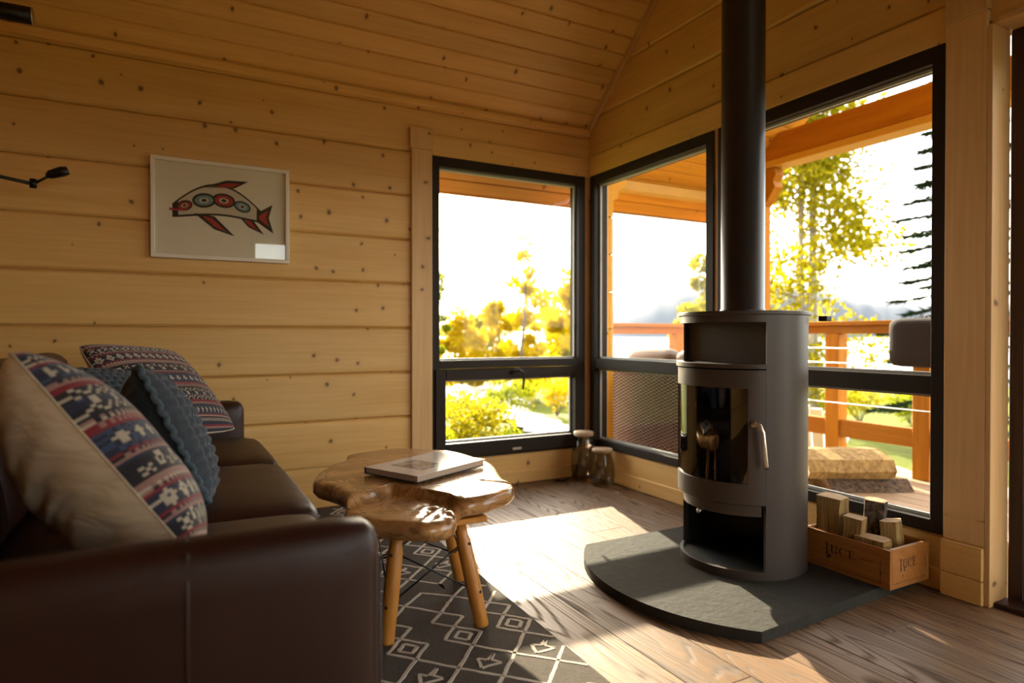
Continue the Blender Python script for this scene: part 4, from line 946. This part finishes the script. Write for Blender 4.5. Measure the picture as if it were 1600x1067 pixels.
prism('carved_bracket', [(0, 0), (0.16, 0), (0.165, -0.08), (0.14, -0.13), (0.15, -0.17), (0.08, -0.22), (0.07, -0.28), (0.0, -0.30)], 0.0, 0.13, M_logend, LE,
      M=Matrix.Translation((0.2, 0.14, 2.30)) @ Matrix(((1, 0, 0, 0), (0, 0, -1, 0), (0, 1, 0, 0), (0, 0, 0, 1))))

# ------------------------------------------------------------------ railing
M_cable = plain('rail_cable', (0.60, 0.58, 0.54), 0.35, 0.9)
RE = empty('deck_railing', (2.25, -2, DZ), 'orange timber deck railing with steel cables facing the lake', 'railing')
box('top_rail', (2.20, -5.1, 1.02), (2.27, 1.1, 1.085), M_cedar, RE, bevel=0.003); box('cap_rail', (2.16, -5.12, 1.086), (2.31, 1.12, 1.122), M_cedar, RE, bevel=0.004)
box('bottom_rail', (2.20, -5.1, 0.17), (2.27, 1.1, 0.31), M_cedar, RE, bevel=0.003)
for y_ in (1.05, 0.33, -0.385, -1.10, -1.82, -2.54, -3.26, -3.98, -4.7): post(2.245, y_, DZ, 1.02, 0.12, RE)
for z_ in (0.45, 0.61, 0.78, 0.90): tube('cable', [(2.18, -5.1, z_), (2.18, 1.05, z_)], 0.0045, M_cable, RE, 6)
RN = empty('deck_railing', (1.2, 1.05, DZ), 'short orange deck railing across the porch end beyond the corner', 'railing')
box('top_rail', (0.62, 1.02, 1.02), (2.16, 1.085, 1.085), M_cedarx, RN, bevel=0.003); box('cap_rail', (0.62, 0.98, 1.086), (2.158, 1.13, 1.122), M_cedarx, RN, bevel=0.004)
box('bottom_rail', (0.62, 1.02, 0.17), (2.16, 1.085, 0.31), M_cedarx, RN, bevel=0.003)
for x_ in (0.68, 1.81): post(x_, 1.05, DZ, 1.02, 0.11, RN)
for z_ in (0.45, 0.61, 0.78, 0.90): tube('cable', [(0.62, 1.05, z_), (2.16, 1.05, z_)], 0.0045, M_cable, RN, 6)

# ------------------------------------------------------------------ wicker sofa outside the corner window, hanging basket, firewood on the deck
m, nt = new_mat('brown_wicker'); tc = nd(nt, 'ShaderNodeTexCoord'); sp_ = nd(nt, 'ShaderNodeSeparateXYZ'); lk(nt, tc.outputs['Object'], sp_.inputs[0])
sy = mth(nt, 'SINE', mth(nt, 'MULTIPLY', mth(nt, 'ADD', sp_.outputs[1], sp_.outputs[0]), 110.0)); sz = mth(nt, 'SINE', mth(nt, 'MULTIPLY', sp_.outputs[2], 260.0))
wv = mth(nt, 'MULTIPLY', mth(nt, 'SIGN', sy), sz); wv = mth(nt, 'MULTIPLY_ADD', wv, 0.5, 0.5)
out(nt, bsdf(nt, mixc(nt, wv, (0.016, 0.007, 0.003), (0.15, 0.062, 0.028)), 0.6, 0, bump(nt, wv, 0.9, 0.008), 0.2)); M_wick = m
M_wickd = plain('dark_wicker', (0.020, 0.012, 0.009), 0.8, nscale=120, namp=0.6, bumpy=0.6, spec=0.2)
M_seatc = plain('beige_outdoor_fabric', (0.24, 0.18, 0.14), 0.85, nscale=40, namp=0.1)
WS = empty('wicker_sofa', (0.75, -0.75, DZ), 'brown wicker sofa on the deck with its back to the corner window', 'outdoor sofa')
cushion('backrest', (0.36, -0.96, DZ + 0.03), (0.46, 0.30, 0.80), 0.035, M_wick, WS, cuts=7)
cushion('arm', (0.44, -0.98, DZ + 0.03), (1.0, -0.88, 0.56), 0.035, M_wick, WS, cuts=7); cushion('arm', (0.44, 0.20, DZ + 0.03), (1.0, 0.30, 0.56), 0.035, M_wick, WS, cuts=7)
cushion('seat_base', (0.44, -0.89, DZ + 0.06), (0.99, 0.21, 0.28), 0.03, M_wick, WS, cuts=7)
for a, b in ((-0.87, -0.345), (-0.335, 0.19)): cushion('seat_pad', (0.48, a, 0.28), (0.99, b, 0.42), 0.05, M_seatc, WS, crown=0.02)
for x_ in (0.42, 0.95):
    for y_ in (-0.92, 0.25): box('foot', (x_ - .025, y_ - .025, DZ), (x_ + .025, y_ + .025, DZ + 0.05), M_blackmetal, WS, bevel=0.003)
for nm_, a, b, lab in (('outdoor_cushion', -0.86, -0.35, 'beige back cushion on the wicker sofa near the stove'), ('outdoor_cushion', -0.33, 0.18, 'beige back cushion on the wicker sofa near the house corner')):
    tag(cushion(nm_, (0.475, a, 0.43), (0.62, b, 0.895), 0.065, M_seatc, None, bulge=0.02, crown=0.02), lab, 'cushion', 'cushions on the wicker sofa')
BS = empty('wicker_basket', (2.08, -1.30, 0.78), 'dark wicker basket hung on the deck railing', 'basket')
cushion('basket_body', (1.995, -1.62, 0.775), (2.150, -0.955, 1.13), 0.06, M_wickd, BS, cuts=8)
for y_ in (-1.15, -1.45): tube('hook', [(2.10, y_, 1.10), (2.155, y_, 1.15), (2.20, y_, 1.13)], 0.006, M_blackmetal, BS, 6)
GD = 'split firewood lying on the deck'
lay = lambda x, y, z, rz, rx=90, roll=0: Matrix.Translation((x, y, z)) @ Matrix.Rotation(math.radians(rz), 4, 'Z') @ Matrix.Rotation(math.radians(rx), 4, 'X') @ Matrix.Rotation(math.radians(roll), 4, 'Z')
firewood('deck_firewood', [(-.17, -.03), (.16, -.045), (.20, .02), (.06, .075), (-.12, .085), (-.19, .03)], -0.30, 0.30, lay(1.50, -0.93, 0.105, 62, 90, 17), 'broad pale slab of split firewood on top of the deck pile', GD, (0,), jag=0.012)
firewood('deck_firewood', [(-.09, -.04), (.10, -.04), (.08, .03), (-.05, .035)], -0.27, 0.27, lay(1.38, -0.80, DZ + 0.044, 62), 'split log under the pale slab, nearer the wicker sofa', GD, (2,), jag=0.008)
firewood('deck_firewood', [(-.10, -.04), (.09, -.04), (.09, .025), (-.02, .035)], -0.28, 0.28, lay(1.56, -1.08, DZ + 0.044, 62), 'split log under the pale slab, nearer the railing', GD, (3,), jag=0.008)

# ================================================================== garden, lake and hills
m, nt = new_mat('lawn'); tc = nd(nt, 'ShaderNodeTexCoord'); n1 = noise_t(nt, tc.outputs['Object'], 0.7, 6, 0.65); n2 = noise_t(nt, tc.outputs['Object'], 9, 4)
out(nt, bsdf(nt, mixc(nt, mth(nt, 'MULTIPLY_ADD', n2, 0.4, mth(nt, 'MULTIPLY', n1, 0.6)), (0.040, 0.056, 0.002), (0.115, 0.120, 0.005)), 0.9, 0, bump(nt, n2, 0.6, 0.05), 0.1)); M_lawn = m
def ground_z(x, y):
    d = math.hypot(max(0, x - 2.0), max(0, y - 1.0) * 0.7); return -0.55 - 0.045 * d + 0.05 * math.sin(x * 0.6) * math.cos(y * 0.5) if d < 70 else -3.7 - 0.03 * (d - 70)
xs = [-40 + 2.0 * i for i in range(66)]; ys = [-40 + 2.0 * i for i in range(66)]
vs = [(x_, y_, ground_z(x_, y_)) for y_ in ys for x_ in xs]; n = len(xs)
fs = [(j * n + i, j * n + i + 1, (j + 1) * n + i + 1, (j + 1) * n + i) for j in range(len(ys) - 1) for i in range(n - 1)]
gr = mesh('ground', vs, fs, M_lawn, None, True); gr['kind'] = 'structure'
M_path = plain('gravel', (0.30, 0.26, 0.22), 0.9, nscale=14, namp=0.25, bumpy=0.4)
def ribbon(name, pts, w, mat, lift=0.03):
    cl = catmull([(x_, y_, 0) for x_, y_ in pts], 8, False); vs, fs = [], []
    for i, p in enumerate(cl):
        t_ = (cl[min(i + 1, len(cl) - 1)] - cl[max(i - 1, 0)]).normalized(); nrm = Vector((-t_.y, t_.x, 0))
        for s in (-1, -0.33, 0.33, 1):
            q = p + nrm * (w / 2 * s * (1 + 0.15 * math.sin(i * 1.3 + s))); vs.append((q.x, q.y, ground_z(q.x, q.y) + lift))
    for i in range(len(cl) - 1):
        for k_ in range(3): fs.append((i * 4 + k_, i * 4 + k_ + 1, (i + 1) * 4 + k_ + 1, (i + 1) * 4 + k_))
    o = mesh(name, vs, fs, mat, None, True); o['kind'] = 'structure'; return o
ribbon('path', [(5.0, -1.0), (3.7, 2.4), (3.3, 4.6), (3.5, 6.0), (3.9, 7.6), (4.6, 10.0), (6.5, 15.0), (10, 22)], 1.0, M_path, 0.06)
ribbon('garden_path', [(3.4, -3.0), (4.6, 0.0), (6.2, 2.6), (9.0, 5.0)], 0.6, M_path, 0.05)
m, nt = new_mat('lake_water'); tc = nd(nt, 'ShaderNodeTexCoord'); n1 = noise_t(nt, tc.outputs['Object'], 0.35, 4)
out(nt, bsdf(nt, (0.10, 0.14, 0.17), 0.18, 0, bump(nt, n1, 0.25, 0.4))); M_lake = m
lk_ = mesh('lake', [(24, -900, -3.2), (3200, -900, -3.2), (3200, 3200, -3.2), (24, 3200, -3.2)], [(0, 1, 2, 3)], M_lake); lk_['kind'] = 'structure'
M_hill = plain('hazy_forest_hill', (0.045, 0.055, 0.072), 0.95, nscale=0.012, namp=0.25)  # distance haze is put into this blue-grey base colour
prof_h = {860: 505, 920: 488, 950: 479, 1000: 465, 1050: 450, 1100: 440, 1160: 436, 1230: 446, 1300: 458, 1360: 468, 1400: 470, 1450: 476, 1520: 470, 1600: 474, 1750: 468, 1950: 480}
hp = sorted(prof_h.items()); vs, fs = [], []; N_ = 120
for i in range(N_ + 1):
    px = 840 + 1150 * i / N_; px_c = max(hp[0][0], min(hp[-1][0], px))
    for (a, ya), (b, yb) in zip(hp[:-1], hp[1:]):
        if a <= px_c <= b: yy = ya + (yb - ya) * (px_c - a) / (b - a)
    h = 1 + (525 - yy) / FPX * 2600 + 5 * mnoise.noise(Vector((i * .3, 0, 0))) + 2.5 * mnoise.noise(Vector((i * 1.1, 3, 0)))
    lat = (px - 800) / FPX
    for (dep, fr_) in ((2100, 0.0), (2200, 0.30), (2400, 0.72), (2600, 1.0), (2800, 0.8)):
        p = CAM + FW * dep + RT * (lat * dep); vs.append((p.x, p.y, -5 + (h + 5) * fr_ + (8 * mnoise.noise(Vector((i * .5, dep * .01, 0))) if 0 < fr_ < 1 else 0)))
for i in range(N_):
    for k_ in range(4): fs.append((i * 5 + k_, (i + 1) * 5 + k_, (i + 1) * 5 + k_ + 1, i * 5 + k_ + 1))
hl = mesh('hill', vs, fs, M_hill, None, True); hl['kind'] = 'structure'

def leaf_mat(name, c, tr_c):
    m, nt = new_mat(name); tc = nd(nt, 'ShaderNodeTexCoord'); n1 = noise_t(nt, tc.outputs['Object'], 2.2, 3)
    df = nd(nt, 'ShaderNodeBsdfDiffuse'); lk(nt, mixc(nt, n1, tuple(x * .6 for x in c), c), df.inputs[0])
    tl = nd(nt, 'ShaderNodeBsdfTranslucent'); lk(nt, mixc(nt, n1, tuple(x * .65 for x in tr_c), tr_c), tl.inputs[0])
    mx = nd(nt, 'ShaderNodeMixShader'); mx.inputs[0].default_value = 0.55; lk(nt, df.outputs[0], mx.inputs[1]); lk(nt, tl.outputs[0], mx.inputs[2]); out(nt, mx.outputs[0]); return m
ML_birch = leaf_mat('birch_leaves', (0.16, 0.145, 0.008), (0.44, 0.36, 0.010))
ML_gold = leaf_mat('golden_leaves', (0.28, 0.20, 0.009), (0.85, 0.62, 0.012))
ML_green = leaf_mat('green_leaves', (0.10, 0.13, 0.010), (0.32, 0.34, 0.012))
ML_spruce = leaf_mat('spruce_needles', (0.018, 0.030, 0.014), (0.02, 0.035, 0.012))
M_birchbark = plain('birch_bark', (0.30, 0.26, 0.20), 0.8, nscale=6, namp=0.5)
M_trunk = plain('brown_bark', (0.10, 0.07, 0.045), 0.9, nscale=8, namp=0.4)
def leaves(name, centers, n, size, mat, parent, rnd, aspect=1.0):
    vs, fs = [], []
    for i in range(n):
        c, r, fl = rnd.choice(centers)
        while True:
            d = Vector((rnd.uniform(-1, 1), rnd.uniform(-1, 1), rnd.uniform(-1, 1)))
            if d.length < 1: break
        p = Vector(c) + Vector((d.x * r, d.y * r, d.z * r * fl))
        a = Vector((rnd.gauss(0, 1), rnd.gauss(0, 1), rnd.gauss(0, 1))).normalized(); b = a.orthogonal().normalized(); b.rotate(Matrix.Rotation(rnd.uniform(0, 6.28), 3, a))
        t_ = a.cross(b); s = size * rnd.uniform(0.6, 1.25); k_ = len(vs)
        vs += [p - b * s, p + t_ * s * 0.6 * aspect, p + b * s, p - t_ * s * 0.6 * aspect]; fs.append((k_, k_ + 1, k_ + 2, k_ + 3))
    o = mesh(name, vs, fs, mat, parent); o['kind'] = 'stuff'; return o
def at_px(px, dist):                                     # a spot on the ground in the direction the tree is seen in
    a = math.atan((px - 800) / FPX) + YAW; x_, y_ = CAM.x + dist * math.sin(a), CAM.y + dist * math.cos(a); return Vector((x_, y_, ground_z(x_, y_)))
def tree(name, base, H, crown_r, n_leaf, leaf, mat, label, seed, trunks=1, low=0.25, bark=M_trunk, group='trees beyond the garden', blobs=26, cat='tree'):
    rnd = random.Random(seed); t = empty(name, base, label, cat, group); C_ = []
    tg = Geo()
    for k_ in range(trunks):
        off = Vector((rnd.uniform(-.3, .3), rnd.uniform(-.3, .3), 0)) * (trunks > 1) * crown_r * 0.6; lean = Vector((rnd.uniform(-.05, .05), rnd.uniform(-.05, .05), 0)) * H
        pts = [base + off + Vector((0, 0, -0.1)) + (lean + Vector((0, 0, H * .95))) * (i / 6) + Vector((rnd.uniform(-.04, .04), rnd.uniform(-.04, .04), 0)) for i in range(7)]
        r0 = H * 0.0125; tg.tube(pts, [r0 * (1 - 0.13 * i) for i in range(7)], 7)
        for b_ in range(blobs // trunks):
            f_ = rnd.uniform(low, 1.0); p = pts[0].lerp(pts[-1], f_); a = rnd.uniform(0, 6.28); rr_ = crown_r * (0.25 + 0.75 * math.sin(math.pi * min(1, (f_ - low) / (1.02 - low) * .82 + .15))) * rnd.uniform(.35, 1.0)
            q = p + Vector((math.cos(a) * rr_, math.sin(a) * rr_, rr_ * .35)); tg.tube([p, p.lerp(q, .5) + Vector((0, 0, .05)), q], [r0 * .28, r0 * .18, r0 * .08], 4)
            C_.append((q, crown_r * rnd.uniform(.36, .68), 0.8))
    tg.build('trunk', bark, t, True); leaves('crown', C_, n_leaf, leaf, mat, t, rnd); return t
tree('birch_tree', at_px(1262, 14.0), 7.2, 1.30, 13000, 0.065, ML_birch, 'tall multi-stemmed yellow-green birch beyond the deck railing', 3, trunks=4, low=0.10, bark=M_birchbark, blobs=64)
tree('birch_tree', at_px(1095, 20), 4.6, 0.75, 4000, 0.09, ML_birch, 'small yellow birch near the lake seen left of the flue pipe', 5, trunks=1, low=0.2, bark=M_birchbark)
# spruce
sb = at_px(1496, 11.5); SPR = empty('spruce_tree', sb, 'dark green spruce at the right edge of the lake view', 'tree', 'trees beyond the garden')
rnd = random.Random(11); tube('trunk', [sb + Vector((0, 0, -.1)), sb + Vector((0, 0, 7.5))], [0.13, 0.02], M_trunk, SPR, 8)
vs, fs = [], []
for k_ in range(120):
    z_ = 0.5 + 6.9 * k_ / 120; L = (1.15 * (1 - z_ / 8.2) + 0.12) * rnd.uniform(0.75, 1.1); a = k_ * 2.399
    for i in range(130):
        f_ = rnd.random() ** 0.7; p = sb + Vector((math.cos(a) * L * f_, math.sin(a) * L * f_, z_ - 0.28 * L * f_ + 0.10 * L * f_ * f_)); sd = Vector((-math.sin(a), math.cos(a), 0)) * rnd.uniform(-.20, .20) * (1 - f_ * .6)
        p = p + sd; d = (Vector((math.cos(a), math.sin(a), -.2)) + sd * 3 + Vector((rnd.gauss(0, .3), rnd.gauss(0, .3), rnd.gauss(0, .3)))).normalized(); w_ = d.orthogonal().normalized() * 0.020; q = len(vs)
        vs += [p - w_, p + w_, p + d * 0.13]; fs.append((q, q + 1, q + 2))
o = mesh('crown', vs, fs, ML_spruce, SPR); o['kind'] = 'stuff'
# autumn trees and shrubs behind the back window
spec = [(686, 19, 4.0, 0.40, 700, 'slender yellow-green sapling at the left edge of the corner window', ML_green), (722, 23, 3.3, 1.0, 3000, 'rounded golden tree at the left of the corner window', ML_gold), (752, 26, 3.0, 1.1, 2400, 'yellow-green bushy tree in the corner window', ML_birch),
        (782, 24, 3.5, 0.9, 2200, 'orange-gold tree in the middle of the corner window', ML_gold), (812, 20, 5.6, 0.6, 700, 'thin bare-topped aspen in the middle of the corner window', ML_gold), (840, 22, 4.0, 1.0, 2200, 'golden bushy tree right of the thin aspen', ML_gold),
        (870, 25, 3.9, 1.2, 2600, 'broad yellow tree near the corner post', ML_birch), (900, 18, 3.9, 0.8, 1800, 'orange tree half hidden behind the corner post', ML_gold), (610, 26, 3.6, 1.2, 1500, 'golden tree mostly hidden left of the corner window', ML_gold)]
for i, (px, dist, H, cr, nl, lab, mt) in enumerate(spec): tree('autumn_tree', at_px(px, dist), H, cr * 0.9, int(nl * 2.4), 0.075, mt, lab, 40 + i, low=0.12, blobs=18)
def shrub(base, r, h, n, mat, label, seed, group='garden shrubs below the corner window'):
    rnd = random.Random(seed); t = empty('garden_shrub', base, label, 'shrub', group); g_ = Geo(); C_ = []
    for k_ in range(9):
        a = rnd.uniform(0, 6.28); q = base + Vector((math.cos(a) * r * rnd.uniform(.2, .8), math.sin(a) * r * rnd.uniform(.2, .8), h * rnd.uniform(.45, .9))); g_.tube([base, base.lerp(q, .5) + Vector((0, 0, .05)), q], [.012, .009, .005], 5); C_.append((q, r * rnd.uniform(.35, .55), .8))
    g_.build('stems', M_trunk, t); leaves('foliage', C_, n, 0.035, mat, t, rnd); return t
for i, (px, dist, r, h, lab, mt) in enumerate([(698, 6.3, 0.45, 0.62, 'green shrub at the left edge of the lower pane', ML_green), (745, 7.6, 0.60, 0.85, 'large yellow-green shrub in the lower pane of the corner window', ML_birch), (792, 6.6, 0.38, 0.50, 'green shrub right of the large yellow-green one', ML_green),
        (800, 13, 0.6, 0.9, 'dark green shrub beyond the gravel path', ML_green), (870, 14.5, 0.7, 0.9, 'orange shrub beyond the gravel path', ML_gold), (836, 17, 0.6, 0.7, 'yellow shrub beyond the gravel path', ML_birch)]):
    shrub(at_px(px, dist), r, h, 1700, mt, lab, 80 + i)
for i, (px, dist, r, h, lab) in enumerate([(1270, 16.0, 0.6, 0.7, 'low yellow bush below the birch'), (1345, 16.5, 0.7, 0.8, 'low yellow-green bush on the shore right of the birch'), (1425, 17.0, 0.6, 0.6, 'low green bush by the shore under the basket')]):
    shrub(at_px(px, dist), r, h, 1600, ML_birch if i < 2 else ML_green, lab, 95 + i, 'bushes on the lake shore')
M_rock = plain('pale_granite', (0.70, 0.68, 0.64), 0.85, nscale=5, namp=0.2, bumpy=0.5, bdist=0.03)
for i, (px, dist, r, lab) in enumerate([(720, 19.0, 0.42, 'pale boulder at the foot of the golden trees'), (757, 17.2, 0.30, 'small pale boulder between two larger boulders'), (803, 18.8, 0.55, 'largest pale boulder in front of the orange tree'), (864, 19.5, 0.42, 'pale boulder near the corner post')]):
    b = at_px(px, dist); bm = bmesh.new(); bmesh.ops.create_icosphere(bm, subdivisions=4, radius=1.0)
    for v in bm.verts:
        q = v.co.copy(); s = 1 + 0.28 * mnoise.noise(q * 1.3 + Vector((i * 7, 0, 0))) + 0.08 * mnoise.noise(q * 4 + Vector((i, 0, 0))); v.co = Vector((q.x * r * 1.25 * s, q.y * r * s, q.z * r * 0.85 * s)) + b + Vector((0, 0, r * 0.35))
    tag(from_bm('boulder', bm, M_rock, None, True), lab, 'boulder', 'boulders beyond the garden')
# white garden chair on the lawn
gc = at_px(1268, 7.2); GC = empty('garden_chair', gc, 'white slatted garden chair on the lawn behind the stove', 'chair'); Mw = plain('white_paint', (0.75, 0.73, 0.70), 0.5)
MG = Matrix.Translation(gc) @ Matrix.Rotation(math.radians(120), 4, 'Z')
for x_ in (-.28, .28):
    box('leg', (x_ - .02, -.30, 0), (x_ + .02, -.24, .40), Mw, GC, M=MG); box('rear_leg', (x_ - .02, .20, 0), (x_ + .02, .26, .36), Mw, GC, M=MG); box('armrest', (x_ - .06, -.34, .52), (x_ + .06, .30, .545), Mw, GC, M=MG); box('arm_post', (x_ - .02, -.28, .40), (x_ + .02, -.24, .52), Mw, GC, M=MG)
for i in range(5): box('seat_slat', (-.28, -.30 + .11 * i, .38 - .03 * i), (.28, -.21 + .11 * i, .40 - .03 * i), Mw, GC, M=MG)
for i in range(5): box('back_slat', (-.26 + .108 * i, .24, .25), (-.165 + .108 * i, .265, .95 - .03 * abs(i - 2)), Mw, GC, M=MG @ Matrix.Translation((0, .24, .25)) @ Matrix.Rotation(math.radians(-22), 4, 'X') @ Matrix.Translation((0, -.24, -.25)))
